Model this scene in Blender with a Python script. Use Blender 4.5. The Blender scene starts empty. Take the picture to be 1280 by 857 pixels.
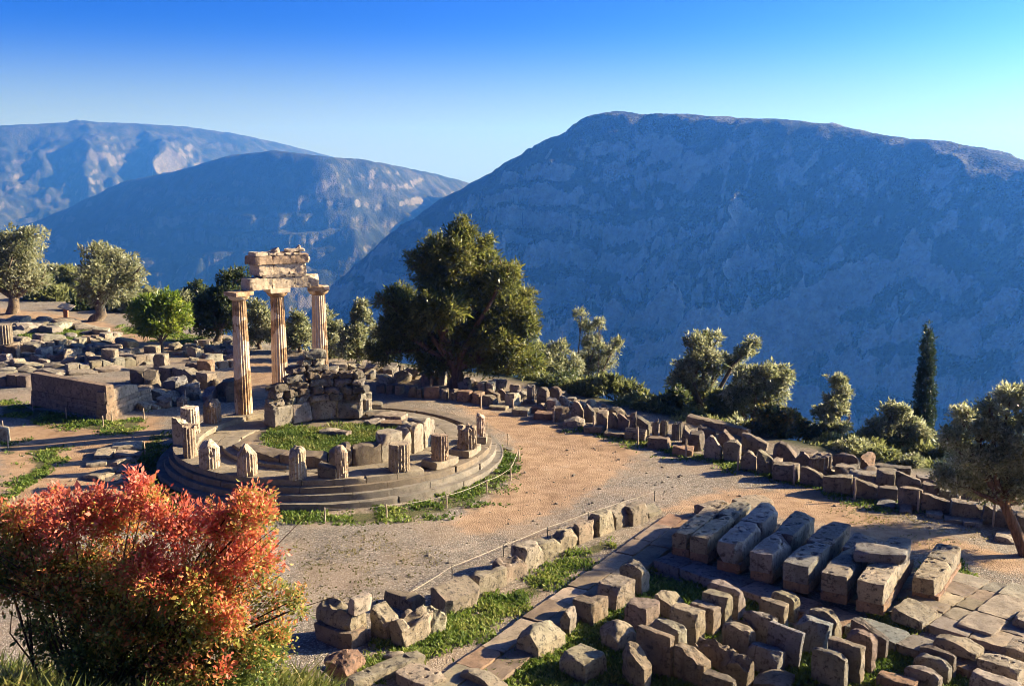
import bpy, math, random
import numpy as np
R = math.radians
random.seed(7); rng = np.random.default_rng(11)
S = bpy.context.scene
COL = S.collection

# ------------------------------------------------------------------ camera, sky, sun, exposure
F, CX, CY, PITCH, CH = 1350.0, 640.0, 428.5, R(9.83), 13.25     # photo pixels (1280 wide)
cam = bpy.data.cameras.new('camera'); cam_o = bpy.data.objects.new('camera', cam); COL.objects.link(cam_o)
cam.sensor_width = 36; cam.lens = 36 * F / 1280; cam.clip_start = 0.1; cam.clip_end = 60000
cam_o.location = (0, 0, CH); cam_o.rotation_euler = (R(90) - PITCH, 0, 0)
S.camera = cam_o
SUN_EL, SUN_AHEAD = R(21.5), R(15)          # sun to the right of the picture and a little ahead
sun_dir = np.array([math.cos(SUN_EL) * math.cos(SUN_AHEAD), math.cos(SUN_EL) * math.sin(SUN_AHEAD), math.sin(SUN_EL)])
W = bpy.data.worlds.new('World'); S.world = W; W.use_nodes = True
wn = W.node_tree; wn.nodes.clear()
sky = wn.nodes.new('ShaderNodeTexSky'); sky.sky_type = 'NISHITA'; sky.sun_disc = False
sky.sun_elevation = SUN_EL; sky.sun_rotation = math.pi / 2 - SUN_AHEAD
sky.altitude = 600; sky.air_density = 0.6; sky.dust_density = 2.5; sky.ozone_density = 4.0
hs = wn.nodes.new('ShaderNodeHueSaturation'); hs.inputs['Saturation'].default_value = 1.22; hs.inputs['Value'].default_value = 0.285
tn = wn.nodes.new('ShaderNodeMix'); tn.data_type = 'RGBA'; tn.blend_type = 'MULTIPLY'; tn.inputs[0].default_value = 1.0; tn.inputs[7].default_value = (0.80, 0.96, 1.12, 1)
gm = wn.nodes.new('ShaderNodeGamma'); gm.inputs[1].default_value = 1.7
bg = wn.nodes.new('ShaderNodeBackground'); bg.inputs[1].default_value = 0.15
wo = wn.nodes.new('ShaderNodeOutputWorld')
wn.links.new(sky.outputs[0], hs.inputs['Color']); wn.links.new(hs.outputs[0], tn.inputs[6]); wn.links.new(tn.outputs[2], gm.inputs[0]); 
# paler air low over the horizon
tc = wn.nodes.new('ShaderNodeTexCoord'); sx = wn.nodes.new('ShaderNodeSeparateXYZ'); wn.links.new(tc.outputs['Generated'], sx.inputs[0])
mr = wn.nodes.new('ShaderNodeMapRange'); mr.interpolation_type = 'SMOOTHERSTEP'; wn.links.new(sx.outputs[2], mr.inputs['Value'])
mr.inputs['From Min'].default_value = -.02; mr.inputs['From Max'].default_value = .13; mr.inputs['To Min'].default_value = .80; mr.inputs['To Max'].default_value = 0
hz = wn.nodes.new('ShaderNodeMix'); hz.data_type = 'RGBA'; hz.inputs[7].default_value = (1.15, 1.42, 1.62, 1)
wn.links.new(mr.outputs[0], hz.inputs[0]); wn.links.new(gm.outputs[0], hz.inputs[6]); wn.links.new(hz.outputs[2], bg.inputs[0]); wn.links.new(bg.outputs[0], wo.inputs[0])
sl = bpy.data.lights.new('sun', 'SUN'); sl.energy = 5.0; sl.angle = R(0.5); sl.color = (1.0, 0.82, 0.56)
so = bpy.data.objects.new('sun', sl); COL.objects.link(so)
so.rotation_euler = (R(90) - SUN_EL, 0, math.pi / 2 + SUN_AHEAD)   # lamp's -Z points from the sun to the scene
S.view_settings.view_transform = 'Standard'; S.view_settings.look = 'None'
S.view_settings.exposure = 1.95; S.view_settings.gamma = 1.0
S.cycles.use_denoising = True; S.cycles.pixel_filter_type = 'BLACKMAN_HARRIS'; S.cycles.filter_width = 1.0
S.cycles.max_bounces = 6; S.cycles.volume_bounces = 0; S.cycles.transparent_max_bounces = 8
HAZE = dict(density=1.3e-4, color=(0.065, 0.29, 1.0), aniso=0.45)

# ------------------------------------------------------------------ picture <-> place
c_, s_ = math.cos(PITCH), math.sin(PITCH)
def ray(px, py):
    a, b = (px - CX) / F, (CY - py) / F
    return np.array([a, c_ + b * s_, -s_ + b * c_])
def G(px, py, z=0.0):                      # the point at height z seen at a pixel
    d = ray(px, py); return np.array([0, 0, CH]) + d * ((z - CH) / d[2])
def AY(px, py, Y):                         # the point at distance Y seen at a pixel
    d = ray(px, py); return np.array([0, 0, CH]) + d * (Y / d[1])
def ppm(p):                                # photo pixels per metre at a point
    return F / (p[1] * c_ - (p[2] - CH) * s_)

# ------------------------------------------------------------------ noise
def _h(ix, iy, iz, seed):
    h = (ix.astype(np.int64) * 374761393 + iy.astype(np.int64) * 668265263 + iz.astype(np.int64) * 2147483647 + seed * 1274126177) & 0xffffffff
    h = ((h ^ (h >> 13)) * 1274126177) & 0xffffffff
    h = ((h ^ (h >> 15)) * 2246822519) & 0xffffffff
    return ((h ^ (h >> 16)) & 0xffffff) / float(0xffffff)
def vnoise(P, seed=0):
    P = np.asarray(P, float); I = np.floor(P); f = P - I; f = f * f * f * (f * (f * 6 - 15) + 10)
    x, y, z = I[..., 0], I[..., 1], I[..., 2]; r = 0
    for dx in (0, 1):
        wx = f[..., 0] if dx else 1 - f[..., 0]
        for dy in (0, 1):
            wy = f[..., 1] if dy else 1 - f[..., 1]
            for dz in (0, 1):
                wz = f[..., 2] if dz else 1 - f[..., 2]
                r = r + wx * wy * wz * _h(x + dx, y + dy, z + dz, seed)
    return r * 2 - 1
def fbm(P, seed=0, oct=4, gain=.5):
    P = np.asarray(P, float); a, r = 1.0, 0
    for o in range(oct):
        r = r + a * vnoise(P, seed + 17 * o); P = P * 2.03 + 11.3; a *= gain
    return r
def ridged(P, seed=0, oct=5):
    P = np.asarray(P, float); a, r = 1.0, 0
    for o in range(oct):
        r = r + a * (1 - 2 * np.abs(vnoise(P, seed + 31 * o))); P = P * 2.07 + 5.7; a *= .5
    return r

# ------------------------------------------------------------------ objects
def tag(o, label=None, cat=None, group=None, kind=None):
    if label: o['label'] = label
    if cat: o['category'] = cat
    if group: o['group'] = group
    if kind: o['kind'] = kind
    return o
def mesh(name, v, f, mat=None, parent=None, loc=None, rot=None, smooth=True, sharp=None, color=None, attrs=None):
    me = bpy.data.meshes.new(name)
    v = np.asarray(v, np.float32)
    if isinstance(f, np.ndarray):
        k = f.shape[1]; n = len(f)
        me.vertices.add(len(v)); me.vertices.foreach_set('co', v.ravel())
        me.loops.add(n * k); me.loops.foreach_set('vertex_index', f.astype(np.int32).ravel())
        me.polygons.add(n); me.polygons.foreach_set('loop_start', np.arange(0, n * k, k, dtype=np.int32))
        me.update(calc_edges=True)
    else:
        me.from_pydata(v.tolist(), [], f)
    if smooth: me.polygons.foreach_set('use_smooth', np.ones(len(me.polygons), bool))
    if sharp: me.set_sharp_from_angle(angle=R(sharp))
    for nm, arr in (attrs or {}).items():
        arr = np.asarray(arr, np.float32)
        if arr.ndim == 1:
            a = me.attributes.new(nm, 'FLOAT', 'POINT'); a.data.foreach_set('value', arr)
        else:
            a = me.attributes.new(nm, 'FLOAT_COLOR', 'POINT'); a.data.foreach_set('color', np.c_[arr, np.ones(len(arr))].astype(np.float32).ravel())
    if mat: me.materials.append(mat)
    o = bpy.data.objects.new(name, me); COL.objects.link(o)
    if parent: o.parent = parent
    if loc is not None: o.location = [float(t) for t in loc]
    if rot is not None: o.rotation_euler = rot
    if color is not None: o.color = (*color, 1)
    return o
def empty(name, loc, rz=0.0):
    o = bpy.data.objects.new(name, None); o.empty_display_size = .3; COL.objects.link(o)
    o.location = [float(t) for t in loc]; o.rotation_euler = (0, 0, rz); return o
class MB:                                  # gathers pieces of ONE part
    def __init__(s): s.v = []; s.f = []; s.n = 0
    def add(s, vf):
        v, f = vf; s.v.append(np.asarray(v, float)); s.f.append(np.asarray(f) + s.n); s.n += len(v); return s
    def get(s): return np.vstack(s.v), np.vstack(s.f)
def tri_pad(f): return f

_topo = {}
def topo(nx, ny, nz):
    k = (nx, ny, nz)
    if k in _topo: return _topo[k]
    idx, V, Q = {}, [], []
    def vid(i, j, l):
        t = (i, j, l)
        if t not in idx:
            idx[t] = len(V); V.append((2 * i / nx - 1, 2 * j / ny - 1, 2 * l / nz - 1))
        return idx[t]
    for i in range(nx):
        for j in range(ny):
            Q.append([vid(i, j, nz), vid(i + 1, j, nz), vid(i + 1, j + 1, nz), vid(i, j + 1, nz)])
            Q.append([vid(i, j, 0), vid(i, j + 1, 0), vid(i + 1, j + 1, 0), vid(i + 1, j, 0)])
    for i in range(nx):
        for l in range(nz):
            Q.append([vid(i, 0, l), vid(i + 1, 0, l), vid(i + 1, 0, l + 1), vid(i, 0, l + 1)])
            Q.append([vid(i, ny, l), vid(i, ny, l + 1), vid(i + 1, ny, l + 1), vid(i + 1, ny, l)])
    for j in range(ny):
        for l in range(nz):
            Q.append([vid(0, j, l), vid(0, j, l + 1), vid(0, j + 1, l + 1), vid(0, j + 1, l)])
            Q.append([vid(nx, j, l), vid(nx, j + 1, l), vid(nx, j + 1, l + 1), vid(nx, j, l + 1)])
    _topo[k] = (np.array(V), np.array(Q)); return _topo[k]

def stone(dx, dy, dz, seed=0, shape='block', chips=4, rough=.02, cell=.11, edge=.02, pits=None, depth=.2):
    """A hewn, weathered block with its base at z = 0: box lattice, rounded edges, top profile, broken corners, rough faces."""
    r = random.Random(seed)
    n = [int(min(34, max(5, round(d / cell)))) for d in (dx, dy, dz)]
    V, Q = topo(*n); v = np.sign(V) * np.abs(V) ** .8
    h = np.array([dx, dy, dz]) / 2; v = v * h
    rr = min(edge * .55, .4 * min(h)); inner = np.clip(v, -(h - rr), h - rr); d = v - inner
    L = np.linalg.norm(d, axis=1, keepdims=True); v = np.where(L > 1e-9, inner + d * rr / np.maximum(L, 1e-9), v)
    x, y = v[:, 0] / h[0], v[:, 1] / h[1]
    jag = .05 * dz * fbm(np.c_[x * 2.2, y * 2.2, 0 * x] + seed * 3.1, seed, 3)
    zm = None
    if shape == 'round': zm = h[2] - min(.34 * dz, .7 * h[0]) * (1 - np.sqrt(np.clip(1 - (x * .97) ** 2, 0, 1))) + jag
    elif shape == 'arch': zm = h[2] - min(.12 * dz, .35 * h[0]) * (1 - np.sqrt(np.clip(1 - (x * .97) ** 2, 0, 1))) + jag * .8
    elif shape == 'point':
        x0 = r.uniform(-.5, .5); zm = h[2] - dz * (.38 * np.abs(x - x0) + .05) + jag
    elif shape == 'slant': zm = h[2] - dz * r.choice([-1, 1]) * .18 * x - .18 * dz * 1 + .03 * dz + jag * .6
    elif shape == 'slantr': zm = h[2] - dz * .36 * np.clip(x * .6 + .4, 0, 1) + jag * .6
    elif shape == 'broken': zm = h[2] - dz * (.10 + .22 * (fbm(np.c_[x * 1.1, y * 1.1, 0 * x] + seed, seed + 5, 2) + .5)) + jag * 2
    elif shape == 'notch':
        c = np.array([r.uniform(-.3, .1), r.uniform(-.3, .3)])
        zm = np.where((x < c[0] + .25) & (y > c[1]), h[2] - .38 * dz, h[2]) + jag * .5
    elif shape == 'pent':
        zm = h[2] - dz * np.clip((x - .1) * .55, 0, 1) - dz * np.clip((-x - .55) * .5, 0, 1) + jag * .4
    elif shape == 'hump': zm = h[2] - .45 * dz * (x ** 2 * .7 + y ** 2 * .5) + jag
    if zm is not None: v[:, 2] = np.minimum(v[:, 2], np.maximum(zm, -h[2] + .08 * dz))
    for _ in range(chips):
        nn = np.array([r.choice([-1, 1]) * r.uniform(.25, 1), r.choice([-1, 1]) * r.uniform(.25, 1), r.choice([1, 1, 1, -.4, 0]) * r.uniform(.2, 1)]) / h
        nn /= np.linalg.norm(nn); t = v @ nn; cut = t.max() - r.uniform(.15, 1.0) * depth * min(dx, dy, dz)
        t2 = t - cut + .03 * fbm(v * 6, seed + 9, 2) * min(dx, dy, dz); m = t2 > 0; v[m] -= nn * t2[m, None]
    if rough:
        o = seed * 1.37
        q5 = v * 5.0 + o
        dsp = np.c_[fbm(q5, seed + 1, 3, .6), fbm(q5 + 40, seed + 2, 3, .6), fbm(q5 + 80, seed + 3, 3, .6)]
        v = v + dsp * rough * .75
    if pits:
        top = np.where(V[:, 2] > .999)[0]
        for (a, b) in pits:
            k = top[np.argmin((V[top, 0] - a) ** 2 * dx * dx + (V[top, 1] - b) ** 2 * dy * dy)]; v[k, 2] -= .11
    v[:, 2] += h[2]
    return v, Q
def bend(vf, rm, amid):                    # lay a block along a circle: x runs along the arc, y outwards
    v, f = vf; v = v.copy(); a = amid + v[:, 0] / rm; r_ = rm + v[:, 1]
    return np.c_[r_ * np.sin(a), r_ * np.cos(a), v[:, 2]], f[:, ::-1]
def move(vf, x=0, y=0, z=0, rz=0, tx=0, ty=0):
    v, f = vf; v = np.asarray(v, float)
    if tx: c, s = math.cos(tx), math.sin(tx); v = np.c_[v[:, 0], v[:, 1] * c - v[:, 2] * s, v[:, 1] * s + v[:, 2] * c]
    if ty: c, s = math.cos(ty), math.sin(ty); v = np.c_[v[:, 0] * c + v[:, 2] * s, v[:, 1], -v[:, 0] * s + v[:, 2] * c]
    if rz: c, s = math.cos(rz), math.sin(rz); v = np.c_[v[:, 0] * c - v[:, 1] * s, v[:, 0] * s + v[:, 1] * c, v[:, 2]]
    return v + (x, y, z), f

def lathe(radf, zs, nseg, ztop=None, capb=False):
    """Rings of radius radf(phi, t) at heights zs, capped with inner rings; ztop(x, y) breaks the top off."""
    ph = np.linspace(0, 2 * math.pi, nseg, endpoint=False); rows = []
    rows_z = list(zs)
    for t, z in zip(np.linspace(0, 1, len(zs)), zs):
        r_ = radf(ph, t); rows.append(np.c_[r_ * np.cos(ph), r_ * np.sin(ph), np.full(nseg, z)])
    for k in (.8, .55, .3, .08):
        r_ = radf(ph, 1.0) * k; rows.append(np.c_[r_ * np.cos(ph), r_ * np.sin(ph), np.full(nseg, zs[-1])])
    v = np.vstack(rows); nr = len(rows); q = []
    i = np.arange(nseg); j = (i + 1) % nseg
    for k in range(nr - 1): q.append(np.c_[k * nseg + i, k * nseg + j, (k + 1) * nseg + j, (k + 1) * nseg + i])
    q = np.vstack(q)
    if ztop is not None: v[:, 2] = np.minimum(v[:, 2], ztop(v[:, 0], v[:, 1]))
    return v, q
def flutes(ph, r, n=20, depth=.115):
    t = (ph * n / (2 * math.pi)) % 1.0
    return r * (1 - depth * np.sin(math.pi * t) ** .8)

def tube(pts, rads, nseg=8):
    pts = np.asarray(pts, float); n = len(pts); v = []; q = []
    for i in range(n):
        d = pts[min(i + 1, n - 1)] - pts[max(i - 1, 0)]; d /= np.linalg.norm(d) + 1e-9
        u = np.cross(d, [0.31, .9, .2]); u /= np.linalg.norm(u) + 1e-9; w = np.cross(d, u)
        a = np.linspace(0, 2 * math.pi, nseg, endpoint=False)
        v.append(pts[i] + rads[i] * (np.cos(a)[:, None] * u + np.sin(a)[:, None] * w))
    v = np.vstack(v); i = np.arange(nseg); j = (i + 1) % nseg
    for k in range(n - 1): q.append(np.c_[k * nseg + i, k * nseg + j, (k + 1) * nseg + j, (k + 1) * nseg + i])
    return v, np.vstack(q)

# ------------------------------------------------------------------ materials
class NT:
    def __init__(s, name, disp=False):
        s.m = bpy.data.materials.new(name); s.m.use_nodes = True; s.t = s.m.node_tree; s.t.nodes.clear()
        s.out = s.t.nodes.new('ShaderNodeOutputMaterial')
    def n(s, typ, **kw):
        o = s.t.nodes.new(typ)
        for k, v in kw.items():
            if k.startswith('in_'): o.inputs[int(k[3:]) if k[3:].isdigit() else k[3:].replace('_', ' ')].default_value = v
            else: setattr(o, k, v)
        return o
    def l(s, a, b): s.t.links.new(a, b)
    def noise(s, vec, scale, detail=5, rough=.55, dist=0.0):
        o = s.n('ShaderNodeTexNoise'); o.inputs['Scale'].default_value = scale; o.inputs['Detail'].default_value = detail
        o.inputs['Roughness'].default_value = rough; o.inputs['Distortion'].default_value = dist
        s.l(vec, o.inputs['Vector']); return o.outputs['Fac']
    def ramp(s, fac, a, b, lo=0.0, hi=1.0):
        o = s.n('ShaderNodeMapRange', interpolation_type='SMOOTHSTEP'); s.l(fac, o.inputs['Value'])
        o.inputs['From Min'].default_value = a; o.inputs['From Max'].default_value = b
        o.inputs['To Min'].default_value = lo; o.inputs['To Max'].default_value = hi; return o.outputs[0]
    def mix(s, fac, a, b, mode='MIX'):
        o = s.n('ShaderNodeMix', data_type='RGBA', blend_type=mode)
        for val, sock in ((fac, 0), (a, 6), (b, 7)):
            if hasattr(val, 'is_linked'): s.l(val, o.inputs[sock])
            elif isinstance(val, tuple): o.inputs[sock].default_value = (*val, 1)
            else: o.inputs[sock].default_value = val
        return o.outputs[2]
    def math(s, op, a, b=0.0):
        o = s.n('ShaderNodeMath', operation=op)
        for k, val in enumerate((a, b)):
            if hasattr(val, 'is_linked'): s.l(val, o.inputs[k])
            else: o.inputs[k].default_value = val
        return o.outputs[0]
    def bump(s, h, strength=.5, dist=.03, nrm=None):
        o = s.n('ShaderNodeBump'); o.inputs['Strength'].default_value = strength; o.inputs['Distance'].default_value = dist
        s.l(h, o.inputs['Height'])
        if nrm: s.l(nrm, o.inputs['Normal'])
        return o.outputs[0]
    def bsdf(s, col, rough=.9, nrm=None, spec=.25):
        o = s.n('ShaderNodeBsdfPrincipled'); o.inputs['Roughness'].default_value = rough; o.inputs['Specular IOR Level'].default_value = spec
        if hasattr(col, 'is_linked'): s.l(col, o.inputs['Base Color'])
        else: o.inputs['Base Color'].default_value = (*col, 1)
        if nrm: s.l(nrm, o.inputs['Normal'])
        s.l(o.outputs[0], s.out.inputs[0]); return o
    def objvec(s):                          # object coordinates, shifted by a random amount for each object
        t = s.n('ShaderNodeTexCoord').outputs['Object']; i = s.n('ShaderNodeObjectInfo').outputs['Random']
        a = s.n('ShaderNodeVectorMath', operation='ADD'); s.l(t, a.inputs[0])
        k = s.math('MULTIPLY', i, 57.0); cb = s.n('ShaderNodeCombineXYZ')
        for q in range(3): s.l(k, cb.inputs[q])
        s.l(cb.outputs[0], a.inputs[1]); return a.outputs[0]
    def objcol(s): return s.n('ShaderNodeObjectInfo').outputs['Color']

def stone_mat(name, dark=(.05, .042, .035), pale=(.46, .41, .32), darkamt=.75, paleamt=.55, warm=(.36, .20, .10), streak=.35, b=.7):
    m = NT(name); v = m.objvec(); base = m.objcol()
    n1 = m.noise(v, 1.3, 6, .6); n2 = m.noise(v, 6.0, 8, .75); n3 = m.noise(v, 2.1, 7, .65, .6); n4 = m.noise(v, 26, 6, .75)
    c = m.mix(m.ramp(n1, .3, .7), m.mix(.55, base, (.32, .31, .30), 'MULTIPLY'), base)
    c = m.mix(m.ramp(n1, .5, .75, 0, .22), c, warm)
    c = m.mix(m.ramp(n3, .55, .70, 0, paleamt * .8), c, m.mix(.5, base, pale))
    mp = m.n('ShaderNodeMapping'); mp.inputs['Scale'].default_value = (7, 7, .7); m.l(v, mp.inputs[0])
    n5 = m.noise(mp.outputs[0], 1.0, 5, .6)
    c = m.mix(m.ramp(n5, .55, .72, 0, streak), c, dark)
    c = m.mix(m.ramp(n2, .51, .62, 0, darkamt), c, dark)
    c = m.mix(m.ramp(n4, .35, .75, .0, .45), c, m.mix(1.0, c, (.45, .43, .4), 'MULTIPLY'))
    vo = m.n('ShaderNodeTexVoronoi'); vo.inputs['Scale'].default_value = 11; m.l(v, vo.inputs['Vector'])
    pit = m.ramp(vo.outputs['Distance'], .08, .30)
    c = m.mix(m.math('MULTIPLY', m.ramp(vo.outputs['Distance'], .16, .05), m.ramp(n1, .42, .56)), c, dark)
    h = m.math('ADD', m.math('MULTIPLY', n2, 1.0), m.math('ADD', m.math('MULTIPLY', n4, .45), m.math('MULTIPLY', pit, .25)))
    m.bsdf(c, .92, m.bump(h, b, .06)); return m.m
M = {}
M['stone'] = stone_mat('weathered_stone', darkamt=.85, streak=.5, b=1.0)
M['marble'] = stone_mat('old_marble', dark=(.085, .055, .032), pale=(.54, .47, .36), darkamt=.75, paleamt=.5, warm=(.50, .25, .10), streak=.5, b=.35)
M['floor'] = stone_mat('worn_floor', dark=(.10, .075, .05), pale=(.34, .27, .19), darkamt=.5, paleamt=.35, warm=(.30, .19, .10), streak=0, b=.5)

def column_mat():
    m = NT('patched_marble'); v = m.objvec()
    vo = m.n('ShaderNodeTexVoronoi', feature='F1', distance='EUCLIDEAN'); vo.inputs['Scale'].default_value = .95
    nz = m.n('ShaderNodeTexNoise'); nz.inputs['Scale'].default_value = 2.0; nz.inputs['Detail'].default_value = 3; m.l(v, nz.inputs['Vector'])
    av = m.n('ShaderNodeVectorMath', operation='MULTIPLY_ADD'); m.l(nz.outputs['Color'], av.inputs[0]); av.inputs[1].default_value = (.45,) * 3; m.l(v, av.inputs[2])
    m.l(av.outputs[0], vo.inputs['Vector'])
    sep = m.n('ShaderNodeSeparateColor'); m.l(vo.outputs['Color'], sep.inputs[0])
    new = m.ramp(sep.outputs[0], .52, .56)                     # restored pieces against old drums
    n1 = m.noise(v, 3, 7, .65); n2 = m.noise(v, 9, 7, .7)
    old = m.mix(m.ramp(n1, .35, .65), (.18, .11, .052), (.42, .275, .145))
    old = m.mix(m.ramp(n2, .52, .66, 0, .8), old, (.07, .04, .025))
    nw = m.mix(m.ramp(n1, .35, .7), (.50, .37, .23), (.62, .51, .36))
    nw = m.mix(m.ramp(n2, .58, .72, 0, .5), nw, (.30, .20, .12))
    c = m.mix(new, old, nw)
    m.bsdf(c, .8, m.bump(m.math('ADD', n2, m.math('MULTIPLY', new, .3)), .3, .03)); return m.m
M['column'] = column_mat()

def leaf_mat(name, trans=.35, rough=.55, spec=.3):
    m = NT(name); at = m.n('ShaderNodeAttribute', attribute_name='col')
    p = m.n('ShaderNodeBsdfPrincipled'); p.inputs['Roughness'].default_value = rough; p.inputs['Specular IOR Level'].default_value = spec
    m.l(at.outputs['Color'], p.inputs['Base Color'])
    t = m.n('ShaderNodeBsdfTranslucent'); m.l(at.outputs['Color'], t.inputs[0])
    mx = m.n('ShaderNodeMixShader'); mx.inputs[0].default_value = trans
    m.l(p.outputs[0], mx.inputs[1]); m.l(t.outputs[0], mx.inputs[2]); m.l(mx.outputs[0], m.out.inputs[0]); return m.m
M['leaf'] = leaf_mat('leaf', .58, .4, .5)
M['grass'] = leaf_mat('grass_blade', .4, .6, .2)
M['redleaf'] = leaf_mat('autumn_leaf', .42, .5, .3)
def bark_mat():
    m = NT('bark'); v = m.objvec(); base = m.objcol()
    mp = m.n('ShaderNodeMapping'); mp.inputs['Scale'].default_value = (6, 6, 1.2); m.l(v, mp.inputs[0])
    n = m.noise(mp.outputs[0], 2.0, 7, .7); c = m.mix(m.ramp(n, .35, .65), m.mix(1.0, base, (.35, .33, .3), 'MULTIPLY'), base)
    m.bsdf(c, .95, m.bump(n, 1.0, .05)); return m.m
M['bark'] = bark_mat()
def plain(name, col, rough=.8):
    m = NT(name); v = m.objvec(); n = m.noise(v, 9, 6, .65)
    m.bsdf(m.mix(m.ramp(n, .3, .7), tuple(x * .55 for x in col), col), rough, m.bump(n, .3, .01)); return m.m
M['wood'] = plain('grey_wood', (.42, .33, .23)); M['rope'] = plain('pale_rope', (.55, .47, .36)); M['iron'] = plain('dark_iron', (.05, .045, .04), .6)
M['signboard'] = plain('sign_board', (.55, .45, .33)); M['signpost'] = plain('sign_post', (.33, .16, .08))

def ground_mat():
    m = NT('terrace_ground'); v = m.n('ShaderNodeTexCoord').outputs['Object']
    g = m.n('ShaderNodeAttribute', attribute_name='grass').outputs['Fac']; so_ = m.n('ShaderNodeAttribute', attribute_name='soil').outputs['Fac']
    wild = m.n('ShaderNodeAttribute', attribute_name='wild').outputs['Fac']
    n1 = m.noise(v, .25, 6, .6); n2 = m.noise(v, 1.6, 7, .65); n3 = m.noise(v, 14, 5, .7)
    vo = m.n('ShaderNodeTexVoronoi'); vo.inputs['Scale'].default_value = 17; m.l(v, vo.inputs['Vector'])
    sep = m.n('ShaderNodeSeparateColor'); m.l(vo.outputs['Color'], sep.inputs[0])
    peb = m.mix(m.ramp(sep.outputs[0], .0, 1.0), (.118, .104, .082), (.275, .245, .20))
    peb = m.mix(m.ramp(sep.outputs[1], .88, .93, 0, .7), peb, (.42, .36, .28))
    peb = m.mix(m.ramp(vo.outputs['Distance'], .45, .75, 0, .65), peb, (.12, .085, .055))
    peb = m.mix(m.ramp(n1, .42, .62, 0, .45), peb, (.30, .22, .145))
    soil = m.mix(m.ramp(n2, .3, .7), (.23, .145, .082), (.37, .255, .155))
    soil = m.mix(m.ramp(n3, .5, .75, 0, .35), soil, (.20, .12, .07))
    sf = m.ramp(m.math('ADD', so_, m.math('MULTIPLY', m.math('SUBTRACT', n2, .5), 1.1)), .3, .7)
    c = m.mix(sf, peb, soil)
    c = m.mix(m.ramp(n2, .56, .74, 0, .4), c, (.14, .10, .07))
    n6 = m.noise(v, .55, 7, .7, .8); c = m.mix(m.ramp(n6, .50, .68, 0, .45), c, m.mix(1.0, c, (.55, .52, .48), 'MULTIPLY')); c = m.mix(m.ramp(n6, .44, .34, 0, .35), c, (.36, .295, .22))
    gf = m.ramp(m.math('ADD', g, m.math('MULTIPLY', m.math('SUBTRACT', n2, .5), 1.3)), .40, .66)
    gr = m.mix(m.ramp(n3, .35, .7), (.045, .055, .018), (.14, .12, .055))
    c = m.mix(gf, c, gr)
    wc = m.mix(m.ramp(m.noise(v, .4, 8, .65), .4, .6), (.03, .038, .014), (.085, .080, .035))
    c = m.mix(wild, c, wc)
    h = m.math('ADD', m.math('MULTIPLY', m.ramp(vo.outputs['Distance'], .0, .7), -.9), m.math('ADD', m.math('MULTIPLY', n3, .6), m.math('MULTIPLY', n2, 1.2)))
    m.bsdf(c, .95, m.bump(h, .6, .04), .15); return m.m
M['ground'] = ground_mat()

def mountain_mat(name, scrub=(.030, .040, .020), scrub2=(.055, .060, .028), rock=(.34, .31, .27), field=(.30, .24, .15), k=1.0, rk=(.5, .62)):
    m = NT(name); v = m.n('ShaderNodeTexCoord').outputs['Object']
    big = m.noise(v, .0022 * k, 6, .6); mpz = m.n('ShaderNodeMapping'); mpz.inputs['Scale'].default_value = (1, 1, .4); m.l(v, mpz.inputs[0]); mid = m.noise(mpz.outputs[0], .013 * k, 9, .72); fine = m.noise(v, .05 * k, 6, .7)
    vo = m.n('ShaderNodeTexVoronoi'); vo.inputs['Scale'].default_value = .19 * k; m.l(v, vo.inputs['Vector'])
    nz = m.n('ShaderNodeSeparateXYZ'); m.l(m.n('ShaderNodeNewGeometry').outputs['Normal'], nz.inputs[0])
    steep = m.ramp(nz.outputs[2], .84, .48, -.10, .24)
    sc = m.mix(m.ramp(mid, .35, .65), scrub, scrub2)
    c = m.mix(m.math('MULTIPLY', m.ramp(vo.outputs['Distance'], .3, .6, 0, 1), m.ramp(mid, .42, .64, .0, .6)), sc, m.mix(.5, rock, field))
    rf = m.ramp(m.math('ADD', m.math('MULTIPLY', m.math('ADD', mid, big), .5), steep), rk[0], rk[1])
    rc = m.mix(m.ramp(fine, .3, .7), tuple(x * .5 for x in rock), rock)
    c = m.mix(rf, c, rc)
    c = m.mix(m.ramp(m.noise(v, .006 * k, 7, .7), .60, .70, 0, .45), c, field)
    h = m.math('ADD', m.math('MULTIPLY', mid, 1.0), m.math('ADD', m.math('MULTIPLY', fine, .5), m.math('MULTIPLY', m.ramp(vo.outputs['Distance'], .0, .6), -.25)))
    m.bsdf(c, .95, m.bump(h, 1.0, 8.0 / k), .1); return m.m

# ------------------------------------------------------------------ the ground: terrace, slope to the valley
EDGE = [(-300, 355), (0, 366), (130, 386), (300, 424), (420, 446), (560, 462), (650, 476), (760, 503), (860, 524), (960, 546), (1060, 568), (1160, 588), (1280, 612), (1420, 642)]
ex = np.array([G(*e)[:2] for e in EDGE])
def sstep(a, b, x): t = np.clip((x - a) / (b - a), 0, 1); return t * t * (3 - 2 * t)
def ground_z(x, y):
    x = np.asarray(x, float); y = np.asarray(y, float)
    d = y - np.interp(x, ex[:, 0], ex[:, 1])
    steep = .20 + .35 * sstep(-50, -24, x) + .30 * sstep(150, 200, y)
    z = -np.where(d > 0, np.sqrt(d * d + 9) - 3, 0) * steep
    z = np.maximum(z, -640)
    z1 = 11.3 - .60 * (y - 2.2)                                   # the slope the photographer stands on
    zl = np.minimum.reduce([7.2 - .40 * (y - 11.5), 6.7 - 1.0 * (y - 12.8), 7.2 - 1.15 * (x + 3.5)])
    z2 = np.minimum(np.maximum(z1, zl), 11.6)
    z = np.maximum(z, z2 + .15 * fbm(np.stack([x * .5, y * .5, 0 * x], -1), 3, 3))
    z = np.where(z2 < 0, np.minimum(z, np.maximum(z, 0) * 1.0 + np.minimum(z, 0)), z)
    z = z + .07 * fbm(np.stack([x * .22, y * .22, 0 * x], -1), 5, 4) * (z2 < .3)
    return z
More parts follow.
